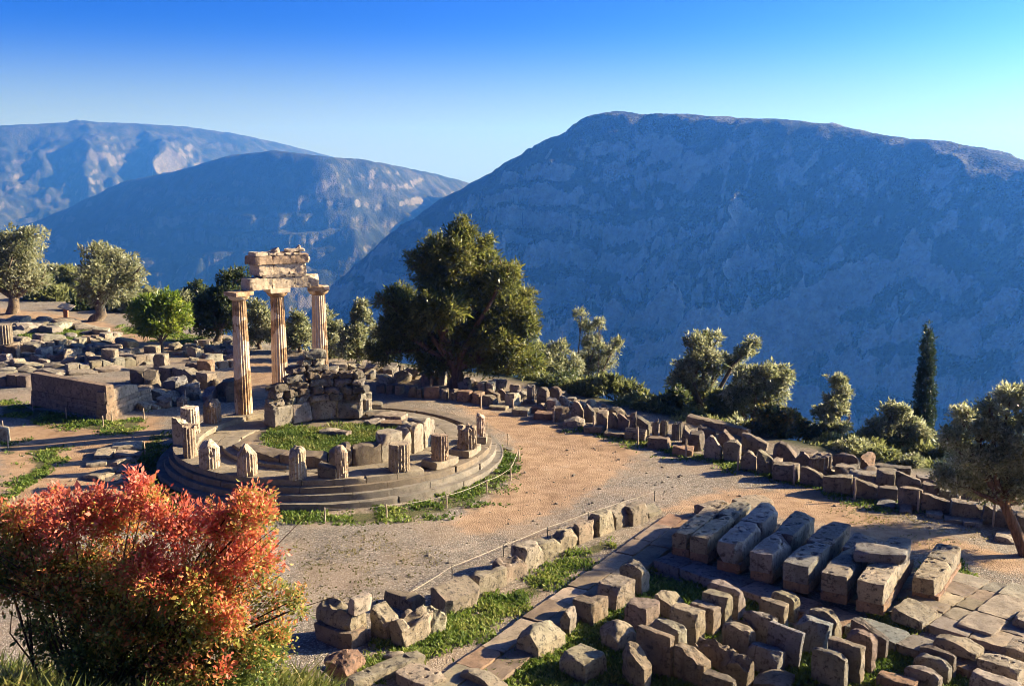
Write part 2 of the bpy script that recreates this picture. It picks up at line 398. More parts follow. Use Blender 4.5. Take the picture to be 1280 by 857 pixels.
def gz(p): return float(ground_z(np.array([p[0]]), np.array([p[1]]))[0])
def GG(px, py):                            # the ground seen at a pixel
    p = G(px, py)
    for _ in range(4): p = G(px, py, max(-3, gz(p)))
    return p
def poly_in(px, py, poly):
    inside = np.zeros(px.shape, bool); n = len(poly); j = n - 1
    for i in range(n):
        xi, yi = poly[i]; xj, yj = poly[j]
        c = ((yi > py) != (yj > py)) & (px < (xj - xi) * (py - yi) / (yj - yi + 1e-12) + xi); inside ^= c; j = i
    return inside
def poly_d(px, py, poly):
    d = np.full(px.shape, 1e9); n = len(poly)
    for i in range(n):
        a = np.array(poly[i]); b = np.array(poly[(i + 1) % n]); ab = b - a
        t = np.clip(((px - a[0]) * ab[0] + (py - a[1]) * ab[1]) / (ab @ ab + 1e-12), 0, 1)
        d = np.minimum(d, np.hypot(px - a[0] - t * ab[0], py - a[1] - t * ab[1]))
    return np.where(poly_in(px, py, poly), d, -d)
def wpoly(pts): return [tuple(G(*p)[:2]) for p in pts]
GRASS = {   # outlines of the grassy patches on the terrace
    'strip': wpoly([(480, 812), (560, 772), (640, 735), (720, 690), (760, 672), (770, 682), (700, 722), (640, 768), (560, 812), (500, 850), (440, 870)]),
    'court': wpoly([(560, 900), (600, 840), (700, 770), (800, 706), (880, 738), (1000, 780), (1100, 800), (1200, 830), (1230, 900)]),
    'ring': wpoly([(350, 655), (340, 640), (420, 642), (500, 634), (560, 618), (605, 592), (622, 556), (640, 556), (652, 575), (640, 600), (600, 628), (540, 646), (450, 658)]),
    'left': wpoly([(0, 497), (40, 510), (130, 528), (150, 524), (180, 520), (170, 545), (60, 530), (0, 520)]),
    'leftmid': wpoly([(0, 545), (18, 548), (22, 566), (0, 570)]), 'leftlow': wpoly([(30, 560), (70, 556), (75, 572), (60, 590), (20, 620), (0, 630), (40, 580)]),
    'shade': wpoly([(170, 560), (205, 540), (212, 600), (240, 640), (200, 640), (170, 600)]),
    'row': wpoly([(690, 528), (760, 548), (860, 570), (900, 582), (990, 605), (1080, 628), (1160, 642), (1150, 634), (1060, 612), (940, 584), (860, 560), (760, 540)]),
    'dry': wpoly([(1010, 625), (1120, 640), (1250, 672), (1200, 690), (1080, 655)]),
    'gap': wpoly([(1120, 752), (1160, 715), (1200, 700), (1215, 712), (1195, 745), (1170, 790), (1130, 800), (1095, 795)]),
    'mound': wpoly([(20, 420), (70, 408), (110, 412), (100, 425), (60, 432), (20, 435)]),
    'back': wpoly([(150, 405), (290, 432), (300, 440), (200, 425), (165, 417)]),
    'slope': [(-9, 4), (2, 4), (0.5, 14), (-1.5, 19), (-4, 17), (-9, 14)],
}
SOIL = [wpoly(p) for p in ([(560, 500), (700, 530), (800, 565), (760, 605), (690, 640), (600, 668), (560, 655), (640, 600), (640, 550)],
        [(820, 640), (900, 612), (1010, 612), (1180, 670), (1290, 700), (1290, 720), (1180, 700), (1000, 650)],
        [(0, 535), (200, 520), (200, 640), (0, 660)], [(0, 385), (120, 400), (260, 440), (270, 455), (180, 435), (0, 400)], [(280, 440), (440, 480), (300, 500)])]
def build_ground():
    def geo(a, st, k, end):
        r_ = []; t = a
        while abs(t) < end: st *= k; t += st if a > 0 else -st; r_.append(t)
        return r_
    xs = np.r_[geo(-58, .5, 1.28, 12000)[::-1], np.arange(-58, 34, .33), geo(34, .5, 1.28, 12000)]
    ys = np.r_[np.arange(-30, 5, 3.), np.arange(5, 62, .26), np.arange(62, 130, .6), geo(130, .8, 1.16, 14000)]
    X, Y = np.meshgrid(xs, ys); x, y = X.ravel(), Y.ravel(); z = ground_z(x, y)
    nx, ny = len(xs), len(ys); I = np.arange(nx * ny).reshape(ny, nx)
    f = np.stack([I[:-1, :-1], I[:-1, 1:], I[1:, 1:], I[1:, :-1]], -1).reshape(-1, 4)
    gm = np.zeros(len(x)); near = (y < 135) & (np.abs(x) < 65)
    for nm, p in GRASS.items(): gm[near] = np.maximum(gm[near], sstep(-.5, .7, poly_d(x[near], y[near], p)) * (.42 if nm == 'dry' else .8 if nm == 'ring' else 1))
    sm = np.zeros(len(x))
    for p in SOIL: sm[near] = np.maximum(sm[near], sstep(-1.5, 1.5, poly_d(x[near], y[near], p)))
    d = y - np.interp(x, ex[:, 0], ex[:, 1]); wild = np.maximum(np.where(x > -8, sstep(-1.6, .6, d), sstep(.5, 3, d)), sstep(40, 60, np.abs(x + 5)))
    o = mesh('ground', np.c_[x, y, z], f, M['ground'], attrs={'grass': gm, 'soil': sm, 'wild': wild})
    tag(o, kind='structure')
build_ground()

# ------------------------------------------------------------------ mountains
def mountain(name, crest, mat, az, dist, slope_f, slope_b, amp, gul, seed, na, nd, spurs=()):
    """A ridge that falls away on both sides of a crest line, cut by gullies."""
    C = np.array([AY(*c) for c in crest]); seg = np.diff(C[:, :2], axis=0); ln = np.hypot(*seg.T); cum = np.r_[0, np.cumsum(ln)]
    a = np.linspace(*az, na); dd = np.linspace(*dist, nd); A, D_ = np.meshgrid(a, dd)
    x = (D_ * np.sin(A)).ravel(); y = (D_ * np.cos(A)).ravel()
    best = np.full(x.shape, 1e18); bt = np.zeros(x.shape); bs = np.zeros(x.shape)
    for i in range(len(seg)):
        t = np.clip(((x - C[i, 0]) * seg[i, 0] + (y - C[i, 1]) * seg[i, 1]) / ln[i] ** 2, 0, 1)
        ddx, ddy = x - C[i, 0] - t * seg[i, 0], y - C[i, 1] - t * seg[i, 1]; q = ddx ** 2 + ddy ** 2
        m = q < best; best[m] = q[m]; bt[m] = (cum[i] + t * ln[i])[m]; bs[m] = np.sign(seg[i, 0] * ddy - seg[i, 1] * ddx)[m]
    d = np.sqrt(best); zc = np.interp(bt, cum, C[:, 2])
    P = np.stack([x, y, 0 * x], -1)
    w = fbm(P / 700., seed + 3, 3) * 140
    gn = ridged(np.stack([(bt + w) / gul, d / (gul * 6), 0 * bt], -1), seed, 3)
    sl = np.where(bs > 0, slope_b, slope_f)
    fall = d * sl * (1 + .10 * fbm(P / 500., seed + 8, 3))
    k = np.minimum(1, d / 300.) ** 1.5
    z = zc - fall * sstep(-60, 160, d) + amp * np.minimum(1, d / 420.) * (gn * .9 + 0.5 * ridged(P / (gul * .55), seed + 50, 5) + .22 * fbm(P / (gul * .12), seed + 90, 4) - .4)
    for sc, ss in spurs:                       # side ridges running down towards the valley
        Q = np.array([AY(*c) for c in sc]); hb = np.full(x.shape, -1e9)
        for a_, b_ in zip(Q[:-1], Q[1:]):
            e_ = b_[:2] - a_[:2]; t = np.clip(((x - a_[0]) * e_[0] + (y - a_[1]) * e_[1]) / (e_ @ e_), 0, 1)
            ds = np.hypot(x - a_[0] - t * e_[0], y - a_[1] - t * e_[1]) * (1 + .25 * fbm(P / 160., seed + 60, 3)); hb = np.maximum(hb, a_[2] + t * (b_[2] - a_[2]) - ss * ds + 9 * fbm(P / 60., seed + 61, 3))
        z = np.where(hb > z - 25, np.maximum(z, hb) + np.maximum(0, 25 - np.abs(z - hb)) ** 2 / 100., z)
    z = z + (1.5 + 5.5 * np.minimum(1, d / 200.)) * fbm(P / 40., seed + 120, 5, .55)
    q_ = z / 58. + .55 * fbm(P / 420., seed + 140, 3); fr = q_ - np.floor(q_)
    z = z + 34 * (sstep(.30, .70, fr) - fr) * k * np.clip(.55 + 1.3 * fbm(P / 260., seed + 150, 3), 0, 1.4)
    z = np.maximum(z, -660 + 20 * fbm(P / 300., seed + 70, 3))
    I = np.arange(na * nd).reshape(nd, na); f = np.stack([I[:-1, :-1], I[:-1, 1:], I[1:, 1:], I[1:, :-1]], -1).reshape(-1, 4)
    o = mesh(name, np.c_[x, y, z], f, mat); tag(o, kind='structure'); return o
m_near = mountain_mat('near_mountain', rk=(.575, .655), rock=(.42, .39, .33), scrub=(.008, .013, .006), scrub2=(.026, .032, .014), field=(.10, .085, .055)); m_mid = mountain_mat('middle_hill', k=1.0, rk=(.575, .68), rock=(.16, .148, .12), field=(.055, .050, .030), scrub=(.012, .018, .009), scrub2=(.028, .034, .016)); m_far = mountain_mat('far_mountain', k=.9, rk=(.57, .69), rock=(.135, .125, .10), field=(.060, .052, .034), scrub=(.014, .020, .010), scrub2=(.030, .036, .018))
mountain('mountain', [(380, 400, 2900), (450, 330, 2850), (520, 273, 2780), (590, 228, 2700), (640, 204, 2640), (690, 180, 2580), (720, 160, 2530), (745, 143, 2490), (770, 138, 2450), (800, 142, 2400),
         (860, 143, 2320), (930, 148, 2230), (1000, 151, 2140), (1060, 159, 2060), (1100, 168, 2000), (1132, 174, 1940), (1180, 176, 1860), (1220, 186, 1780), (1280, 206, 1680), (1380, 235, 1520), (1500, 262, 1380), (1650, 300, 1250)],
         m_near, (R(-14), R(41)), (850, 3900), .74, .45, 100, 340, 5, 640, 420)
mountain('mountain', [(590, 236, 4200), (650, 206, 4500), (700, 178, 4600), (760, 150, 4700), (900, 156, 4700), (1100, 175, 4800)], m_near, (R(-2), R(24)), (3700, 5600), .6, .6, 30, 300, 77, 120, 80)  # unseen ridge behind the near crest, added to shade the lower middle hill
mountain('middle_hill', [(-160, 320, 5700), (-60, 300, 5500), (45, 277, 5250), (100, 254, 5050), (160, 226, 4850), (220, 214, 4650), (290, 194, 4450), (345, 188, 4320), (400, 195, 4200), (450, 199, 4350), (500, 208, 4650), (560, 222, 5000), (620, 238, 5400), (700, 262, 5900)],
         m_mid, (R(-33), R(5)), (2600, 6600), .80, .34, 50, 420, 21, 420, 260)
mountain('far_mountain', [(-260, 172, 6300), (-120, 160, 6500), (0, 157, 6700), (60, 154, 6850), (105, 152, 6950), (160, 154, 7100), (230, 158, 7250), (290, 166, 7400), (345, 178, 7600), (400, 192, 7800), (460, 207, 8000), (540, 225, 8200), (640, 250, 8500)],
         m_far, (R(-35), R(2)), (4600, 9300), .50, .25, 80, 600, 33, 380, 240)

# ------------------------------------------------------------------ haze of the valley
def build_haze():
    v, f = topo(1, 1, 1)
    lo = np.array([-7000., -40, -662]) - (0, 0, 60); hi = np.array([5200., 9900., 262.])
    o = mesh('haze', (v + 1) / 2 * (hi - lo) + lo, f, smooth=False)
    m = bpy.data.materials.new('haze'); m.use_nodes = True; t = m.node_tree; t.nodes.clear()
    out = t.nodes.new('ShaderNodeOutputMaterial'); p = t.nodes.new('ShaderNodeVolumePrincipled')
    p.inputs['Color'].default_value = (*HAZE['color'], 1); p.inputs['Density'].default_value = HAZE['density']; p.inputs['Anisotropy'].default_value = HAZE['aniso']; p.inputs['Absorption Color'].default_value = (.85, .85, .85, 1)
    t.links.new(p.outputs[0], out.inputs['Volume']); o.data.materials.append(m)
    tag(o, 'pale blue haze filling the valley between the terrace and the mountains', 'haze', kind='stuff')
build_haze()

# ------------------------------------------------------------------ colours of stone
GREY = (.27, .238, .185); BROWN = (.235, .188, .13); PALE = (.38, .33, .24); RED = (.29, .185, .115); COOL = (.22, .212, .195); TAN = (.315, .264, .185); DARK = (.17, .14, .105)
TONE = {'g': GREY, 'b': BROWN, 'p': PALE, 'r': RED, 'c': COOL, 't': TAN, 'd': DARK}
TWORD = {'g': 'grey', 'b': 'brown', 'p': 'pale', 'r': 'reddish', 'c': 'bluish grey', 't': 'tan', 'd': 'dark'}
def vary(c, r, k=.13):
    f = 1 + r.uniform(-k, k); return tuple(min(.7, x * f * (1 + r.uniform(-.05, .05))) for x in c)
_seed = [100]
def sd(): _seed[0] += 1; return _seed[0]

# ------------------------------------------------------------------ the round temple platform
TX, TY, RC = -7.95, 46.75, 6.5
ZF = 1.0                                            # top of the column ring
T0 = np.array([TX, TY, 0.0])
def ang(k): return R(-14.5 - 18 * k)                # column places, clockwise from the back right going left
def build_platform():
    root = empty('temple_platform', T0)
    tag(root, 'round stepped stone platform of the ruined temple carrying three columns and broken stubs', 'platform')
    r = random.Random(5)
    def ring(name, r0, r1, z0, z1, n, a0=0, a1=2 * math.pi, gap=.006, rough=.012, chips=1, jit=.012, tone=GREY, skip=()):
        mb = MB(); rm = (r0 + r1) / 2; off = r.random()
        for i in range(n):
            if i in skip: continue
            b0 = a0 + (a1 - a0) * (i + (off if a1 - a0 > 6.2 else 0)) / n; b1 = b0 + (a1 - a0) / n
            L = (b1 - b0) * rm - gap
            st = stone(L, r1 - r0 + r.uniform(-jit, jit), z1 - z0 + r.uniform(-jit, jit) * .6, sd(), 'block', chips, rough, cell=.16, edge=.025, depth=.25)
            mb.add(move(bend(st, rm, (b0 + b1) / 2), 0, 0, z0))
        v, f = mb.get(); return mesh(name, v, f, M['floor'], root, sharp=50, color=tuple(x * .85 for x in tone))
    ring('bottom_step', 6.7, 7.56, -.12, .26, 30, tone=GREY)
    ring('lower_step', 6.55, 7.25, .20, .51, 28, tone=GREY)
    ring('upper_step', 6.4, 7.04, .45, .76, 26, tone=BROWN)
    ring('floor_ring', 5.05, 5.95, .42, .78, 24, gap=.02, tone=TAN)
    ring('floor_ring', 4.2, 5.03, .42, .785, 20, gap=.02, tone=TAN)
    mb = MB(); a = np.linspace(0, 2 * math.pi, 72, endpoint=False)
    v, q = lathe(lambda p, t: np.full(len(p), 5.1), [.3, .70], 72); mesh('core', v, q, M['floor'], root, color=BROWN)
    v, q = lathe(lambda p, t: np.full(len(p), 6.75), [-.1, .44], 72); mesh('core', v, q, M['floor'], root, color=BROWN)
    # column ring: from the back left round the left to the front, broken on the right
    ring('column_ring', 5.9, 6.86, .74, ZF, 17, -ang(0) - R(10) - 2 * math.pi + R(0), -ang(0) - R(10) - 2 * math.pi + .01, tone=TAN) if False else None
    ring('column_ring', 5.85, 6.86, .70, ZF, 21, ang(11.45), ang(-.7), gap=.012, tone=TAN)
    for k in (12, 13, 14):
        st = stone(1.25 if k < 14 else .8, .95, .30, sd(), 'block', 3, .015, edge=.03)
        v, f = move(bend(st, 6.38, ang(k) + R(-1)), 0, 0, .765); mesh('plinth_block', v, f, M['floor'], root, sharp=32, color=TAN)
    # inner sill ring in front of the cella and the earth floor inside
    return root
platform = build_platform()

# ------------------------------------------------------------------ three standing columns
def column(k, label):
    x, y = TX + RC * math.sin(ang(k)), TY + RC * math.cos(ang(k))
    root = empty('temple_column', (x, y, ZF)); tag(root, label, 'column', 'standing columns of the round temple')
    H = 5.52; zs = np.linspace(0, H, 46)
    prof = lambda t: .435 - .105 * t ** 1.15
    sdn = sd()
    def rf(ph, t):
        rr = flutes(ph + k, prof(t)); n = fbm(np.c_[np.cos(ph) * 2, np.sin(ph) * 2, 0 * ph + t * 14], sdn, 4)
        return rr - .035 * np.clip(n - .25, 0, 1) - .012 * (np.abs(((t * 6) % 1) - .02) < .02)
    v, q = lathe(rf, zs, 120); mesh('shaft', v, q, M['column'], root, sharp=60)
    capp = lathe(lambda ph, t: .335 + .20 * np.sqrt(np.clip(t, 0, 1)) * np.ones(len(ph)), np.linspace(H - .02, H + .2, 8), 48)
    st = stone(1.0, 1.0, .2, sd(), 'block', 3, .012, edge=.02, cell=.1)
    e = mesh('capital', *capp, M['column'], root, sharp=50)
    v, f = move(st, 0, 0, H + .2, rz=-ang(k)); mesh('abacus', v, f, M['column'], root, sharp=32)
column(2, 'leftmost of three tall fluted columns, standing clear of the rubble wall')
column(1, 'middle of the three tall fluted columns, orange brown, below the carved beam')
column(0, 'rightmost of three tall fluted columns, rising directly behind the rubble wall')

def entablature():
    root = empty('entablature', (TX, TY, ZF + 5.92)); root.scale = (1, 1, .95)
    tag(root, 'broken curved marble beam with frieze and cornice carried by the three tall columns', 'entablature')
    def arc(name, a0, a1, z0, z1, dr, tone, n, chips=4, shape='block', rm=RC, rough=.03):
        mb = MB()
        for i in range(n):
            b0 = a0 + (a1 - a0) * i / n; b1 = a0 + (a1 - a0) * (i + 1) / n
            st = stone((b1 - b0) * rm - .012, dr, z1 - z0, sd(), shape, chips, rough, cell=.07, edge=.02, depth=.2); mb.add(move(bend(st, rm, (b0 + b1) / 2), 0, 0, z0))
        v, f = mb.get(); mesh(name, v, f, M['marble'], root, sharp=32, color=tone)
    A0, A1 = ang(2) + R(3.6), ang(0) + R(.2)
    arc('architrave', A0, A1, 0, .60, .82, (.60, .48, .32), 3)
    arc('taenia', A0 + R(6), A1 - R(6), .605, .72, .92, (.26, .21, .16), 4, 2)
    arc('frieze', A0 + R(4.0), A1 - R(5.6), .725, 1.26, .78, (.62, .49, .33), 3, 3)
    arc('cornice', A0 + R(2.6), A1 - R(4.4), 1.265, 1.70, 1.0, (.40, .28, .18), 3, 3, rough=.025)
    arc('cornice_crown', A0 + R(9), A1 - R(8), 1.70, 1.86, 1.05, (.56, .44, .30), 4, 3, 'broken', rough=.03)
    r = random.Random(4)
    for a, z, w, h, d, sh in ((A0 + R(6.5), 1.70, .8, .20, .7, 'slantr'), (A0 + R(14), 1.82, .34, .30, .4, 'point'), (A0 + R(24), 1.82, .26, .38, .34, 'point'), (A1 - R(10), 1.84, .9, .14, .6, 'block'), (A1 - R(5.8), 1.34, .5, .26, .5, 'hump')):
        v, f = move(bend(stone(w, d, h, sd(), sh, 4, .03, cell=.07, edge=.04), RC - .15, a), 0, 0, z); mesh('roof_fragment', v, f, M['marble'], root, sharp=32, color=(.58, .47, .33))
entablature()

# ------------------------------------------------------------------ broken column stubs on the ring
def stub(k, h, shape, label, z0=ZF, half=None, r0=.435, da=0, sl=0, rr_=None):
    a = ang(k) + R(da); q = rr_ or RC
    root_p = (TX + q * math.sin(a), TY + q * math.cos(a), z0)
    s_ = sd(); r = random.Random(s_); sx, sy = r.uniform(-.3, .3), r.uniform(-.2, .2)
    def zt(x, y):
        j = .05 * fbm(np.c_[x * 4, y * 4, 0 * x], s_, 3)
        if shape == 'flat': return h - .03 + sl * x + j * .5
        if shape == 'dome': return h - .9 * (x * x + y * y) / r0 - .0 + sl * x + j * 2
        if shape == 'point': return h - 1.15 * np.abs(x - sx * .5) - .5 * np.abs(y - sy) + j * 2
        if shape == 'slant': return h - .55 * (x + r0) * .8 + j * 2 + sl * x
        return h + j * 3
    def rf(ph, t):
        rr = flutes(ph + k, r0 - .02 * t); n = fbm(np.c_[np.cos(ph) * 2.2, np.sin(ph) * 2.2, 0 * ph + t * 4], s_ + 1, 4)
        rr = rr - .09 * np.clip(n - .2, 0, 1)
        if half is not None:                       # a split drum: one side sheared off
            c = np.cos(ph - half[0]); lim = half[1] / np.maximum(c, .05); rr = np.where(c > .05, np.minimum(rr, lim * (1 + .05 * n)), rr)
        return rr
    v, f = lathe(rf, np.linspace(0, h, 26), 100, zt)
    o = mesh('column_stub', v, f, M['marble'], None, root_p, sharp=60, color=vary((.50, .40, .27), r, .12))
    tag(o, label, 'column stub', 'broken column stubs on the platform'); return o
stub(3, 1.12, 'dome', 'dark weathered stub, leftmost beside the foot of the tall left column').color = (.22, .17, .12, 1)
stub(4, 1.2, 'flat', 'pale sharply fluted stub with flat top at the left edge of the platform').color = (.62, .51, .36, 1)
stub(5, 1.2, 'slant', 'split half drum with hollow left face on the far left rim', half=(R(250), .12))
stub(6, 1.32, 'broken', 'rough dark stub split down its face on the left rim', half=(R(200), .16)).color = (.32, .24, .16, 1)
stub(7, 1.12, 'dome', 'squat fluted stub with a rounded broken top at left front').color = (.55, .45, .32, 1)
stub(8, 1.25, 'point', 'jagged pointed stub on the front rim behind the red bush', r0=.42)
stub(9, 1.25, 'dome', 'leaning rounded stub, eroded smooth, at the front of the ring', r0=.42, half=(R(180), .2), sl=.35)
stub(10, 1.25, 'dome', 'narrow fluted pillar remnant beside a dark wedge of stone', r0=.27, da=2.5)
stub(11, 1.12, 'flat', 'flat topped dark fluted stub at the end of the rim stones').color = (.40, .32, .21, 1)
stub(12, 1.06, 'flat', 'dark pitted stub on a plinth block, front right of the platform', z0=1.06, r0=.37).color = (.34, .25, .17, 1)
stub(13, 1.0, 'broken', 'rough topped wide stub on a plinth at the right of the platform', z0=1.06).color = (.36, .28, .19, 1)
stub(14, 1.05, 'dome', 'slim arched half stub, rightmost on the platform', z0=1.06, r0=.3, half=(R(180), .1))
o = mesh('stone_wedge', *stone(.75, .5, .55, sd(), 'slant', 3, .03), M['stone'], None, (TX + 6.45 * math.sin(ang(9.62)), TY + 6.45 * math.cos(ang(9.62)), ZF), (0, 0, R(-10)), sharp=32, color=DARK)
tag(o, 'dark low wedge of stone at the foot of the narrow pillar remnant', 'stone')

# ------------------------------------------------------------------ cella: low curved wall, rubble wall, grass inside
def curved_wall():
    root = empty('curved_wall', (TX, TY, .78)); tag(root, 'low curved marble wall ringing the grass circle inside the platform', 'wall')
    rm = 4.05
    for a0, a1, h, dr, sh, t in ((-112, -128, .34, .8, 'block', BROWN), (-128.3, -160, .46, .85, 'block', BROWN), (-160.3, -186, .50, .9, 'block', BROWN), (-186.4, -199, .86, .85, 'slantr', BROWN), (-199.3, -215, .82, .9, 'broken', BROWN), (-215.3, -229, 1.16, .85, 'block', PALE), (-229.2, -238, 1.15, .8, 'slant', PALE),
                                 (-238.2, -248, 1.25, .85, 'arch', PALE), (-248.3, -259, 1.3, .85, 'arch', PALE), (-259.3, -276, 1.15, .85, 'slant', GREY), (-277, -291, .75, .9, 'broken', GREY), (-292, -302, .45, .9, 'broken', BROWN)):
        b0, b1 = R(a0), R(a1); L = abs(b1 - b0) * rm - .01
        v, f = bend(stone(L, dr, h, sd(), sh, 4, .025, cell=.11, edge=.035, depth=.3), rm, (b0 + b1) / 2)
        mesh('wall_block', v, f, M['marble'], root, sharp=32, color=tuple(x * .78 for x in t))
    mb = MB()
    for i in range(5):
        b0, b1 = R(-102 - i * 13), R(-102 - i * 13 - 12.8); st = stone(abs(b1 - b0) * 4.35, .95, .16, sd(), 'block', 3, .012, edge=.02); mb.add(bend(st, 4.35, (b0 + b1) / 2))
    v, f = mb.get(); mesh('sill_stones', v, f, M['floor'], root, sharp=32, color=TAN)
curved_wall()
def rubble_wall():
    root = empty('rubble_wall', (TX, TY, .78)); tag(root, 'tall jagged wall of dark stacked stones behind the grass circle', 'wall')
    rm = 4.1; r = random.Random(12)
    def row(z, a0, a1, ws, hs, sh=('block',), tone='gbd', dr=.75, rough=.07, chips=8, gap=2.0):
        a = a0; i = 0
        while a < a1 - .02:
            w = r.uniform(*ws); h = r.uniform(*hs); da = w / rm
            if a + da > a1: da = a1 - a; w = da * rm
            if w > .22:
                st = stone(w - .03, dr * r.uniform(.75, 1.15), h - .02, sd(), r.choice(sh), chips, rough, cell=.08, edge=.12, depth=.4)
                st = move(st, 0, r.uniform(-.06, .06), 0, 0, r.uniform(-.04, .04), r.uniform(-.05, .05))
                v, f = move(bend(st, rm, a + da / 2), 0, 0, z + r.uniform(-.02, .02))
                mesh('wall_stone', v, f, M['stone'], root, sharp=32, color=tuple(x * .72 for x in vary(TONE[r.choice(tone)], r)))
            a += da; i += 1
    row(0, R(-56), R(12), (1.05, 1.3), (.92, .98), tone='gpg', chips=3, rough=.02)
    row(.93, R(-56), R(13), (.5, 1.0), (.34, .42), tone='pgb')
    row(1.28, R(-55), R(14), (.5, 1.0), (.34, .40), tone='gbd')
    row(1.63, R(-54), R(12), (.7, 1.3), (.36, .42), tone='gdb')
    row(2.0, R(-42), R(11), (.7, 1.2), (.32, .38), tone='gbd')
    row(2.34, R(-40), R(-10), (.8, 1.2), (.30, .36), ('block', 'broken'), tone='gd')
    row(2.68, R(-32), R(-12), (.6, .9), (.30, .36), ('broken', 'block'), tone='pg')
    row(3.0, R(-29), R(-13), (1.1, 1.2), (.45, .5), ('hump',), tone='g')
rubble_wall()
r = random.Random(77)
def loose(name, px, py, w, d, h, shape, tone, label, cat='stone', z=None, rz=0, tx=0, ty=0, chips=5, rough=.03, group=None, mat='stone', edge=.05, cell=.1, pits=None, sink=.03):
    p = G(px, py, z) if z is not None else GG(px, py)
    s_ = sd(); rr_ = random.Random(s_)
    o = mesh(name, *stone(w, d, h, s_, shape, chips, rough, cell, edge, pits), M[mat], None, (p[0], p[1], p[2] - sink), (tx, ty, rz), sharp=32, color=vary(TONE[tone], rr_, .1))
    return tag(o, label, cat, group)
for px, py, w, d, h, sh, t, rz, lb in (
    (462, 508, 1.3, .8, .22, 'block', 'b', .2, 'flat brown slab just right of the rubble wall on the platform'), (452, 515, .9, .7, .3, 'broken', 'd', 1.0, 'dark broken stone at the right foot of the rubble wall'),
    (458, 499, .55, .45, .4, 'block', 'p', .3, 'small pale block behind the flat slabs right of the rubble wall'), (474, 519, 1.3, .7, .25, 'broken', 'd', .4, 'dark slab inside the curved wall near its right end'),
    (489, 522, 1.4, .9, .22, 'block', 't', -.3, 'tan flat slab lying against the inside of the curved wall'), (494, 531, 1.2, .7, .2, 'block', 'r', -.2, 'reddish thin slab propped inside the curved wall'),
    (468, 528, .9, .6, .22, 'broken', 'g', .9, 'grey rough stone in the shaded right part of the grass circle'), (413, 541, 1.0, .5, .28, 'hump', 'p', .2, 'pale flat stone at the front edge of the grass circle'),
    (428, 543, .7, .5, .25, 'broken', 'b', -.4, 'brown rough stone at the front edge of the grass circle')):
    loose('fallen_slab', px, py, w, d, h, sh, t, lb, z=.78, rz=rz, group='slabs lying inside the platform')
p = G(459, 511, .98)
v, f = lathe(lambda ph, t: flutes(ph, .22, 12), np.linspace(0, .5, 8), 60, lambda x, y: .5 + 0 * x)
tag(mesh('drum_fragment', v, f, M['marble'], None, p, sharp=50, color=PALE), 'small fluted drum standing on a slab right of the rubble wall', 'drum')

# ------------------------------------------------------------------ grass
def blades(name, polys, per_m2, label, hz=(.06, .16), w=.022, zf=ground_z, cols=((.05, .10, .012), (.13, .17, .03), (.24, .23, .06)), patch=.35, seed=3, z0=0):
    rg = np.random.default_rng(seed); P = []
    for poly in polys:
        a = np.array(poly); lo, hi = a.min(0), a.max(0); n = int((hi - lo).prod() * per_m2); q = rg.uniform(lo, hi, (n, 2))
        d = poly_d(q[:, 0], q[:, 1], poly); nz = fbm(np.c_[q * 1.1, 0 * q[:, 0]], seed, 4)
        P.append(q[(d + .8 * nz + rg.normal(0, .35, n) > patch * .6 - .1) & (nz + rg.normal(0, .15, n) > -patch)])
    P = np.vstack(P); n = len(P); z = zf(P[:, 0], P[:, 1]) + z0
    a = rg.uniform(0, 2 * math.pi, n); h = rg.uniform(*hz, n) * (1 + .4 * fbm(np.c_[P * 1.7, 0 * z], seed + 3, 3)); lean = rg.uniform(.2, 1.1, n) * h; la = rg.uniform(0, 2 * math.pi, n)
    ww = w * rg.uniform(.6, 1.5, n)
    B = np.c_[P, z - .01]; sx = np.c_[np.cos(a) * ww, np.sin(a) * ww, 0 * a]; L = np.c_[np.cos(la) * lean, np.sin(la) * lean, 0 * a]
    up = np.c_[0 * a, 0 * a, h]
    v = np.stack([B - sx * .5, B + sx * .5, B + .55 * up + .35 * L + sx * .9, B + up + L, B + .55 * up + .35 * L - sx * .9], 1).reshape(-1, 3)
    i = np.arange(n)[:, None] * 5; f = np.vstack([i + [0, 1, 2, 4], ]); f3 = i + np.array([4, 2, 3, 3])
    t = np.clip(.5 + .35 * fbm(np.c_[P * .9, 0 * z], seed + 7, 3) + rg.normal(0, .22, n), 0, 1)[:, None]
    c0, c1, c2 = (np.array(c) for c in cols); c = np.where(t < .6, c0 + (c1 - c0) * t / .6, c1 + (c2 - c1) * (t - .6) / .4)
    col = np.repeat(c, 5, 0)
    me_f = [tuple(q) for q in f.tolist()] + [tuple(q[:3]) for q in f3.tolist()]
    o = mesh(name, v, me_f, M['grass'], attrs={'col': col}); tag(o, label, 'grass', kind='stuff'); return o
UP = np.array([.70, .714]); VP = np.array([.714, -.70])        # the court's two directions on the ground
RZ = math.atan2(VP[1], VP[0])
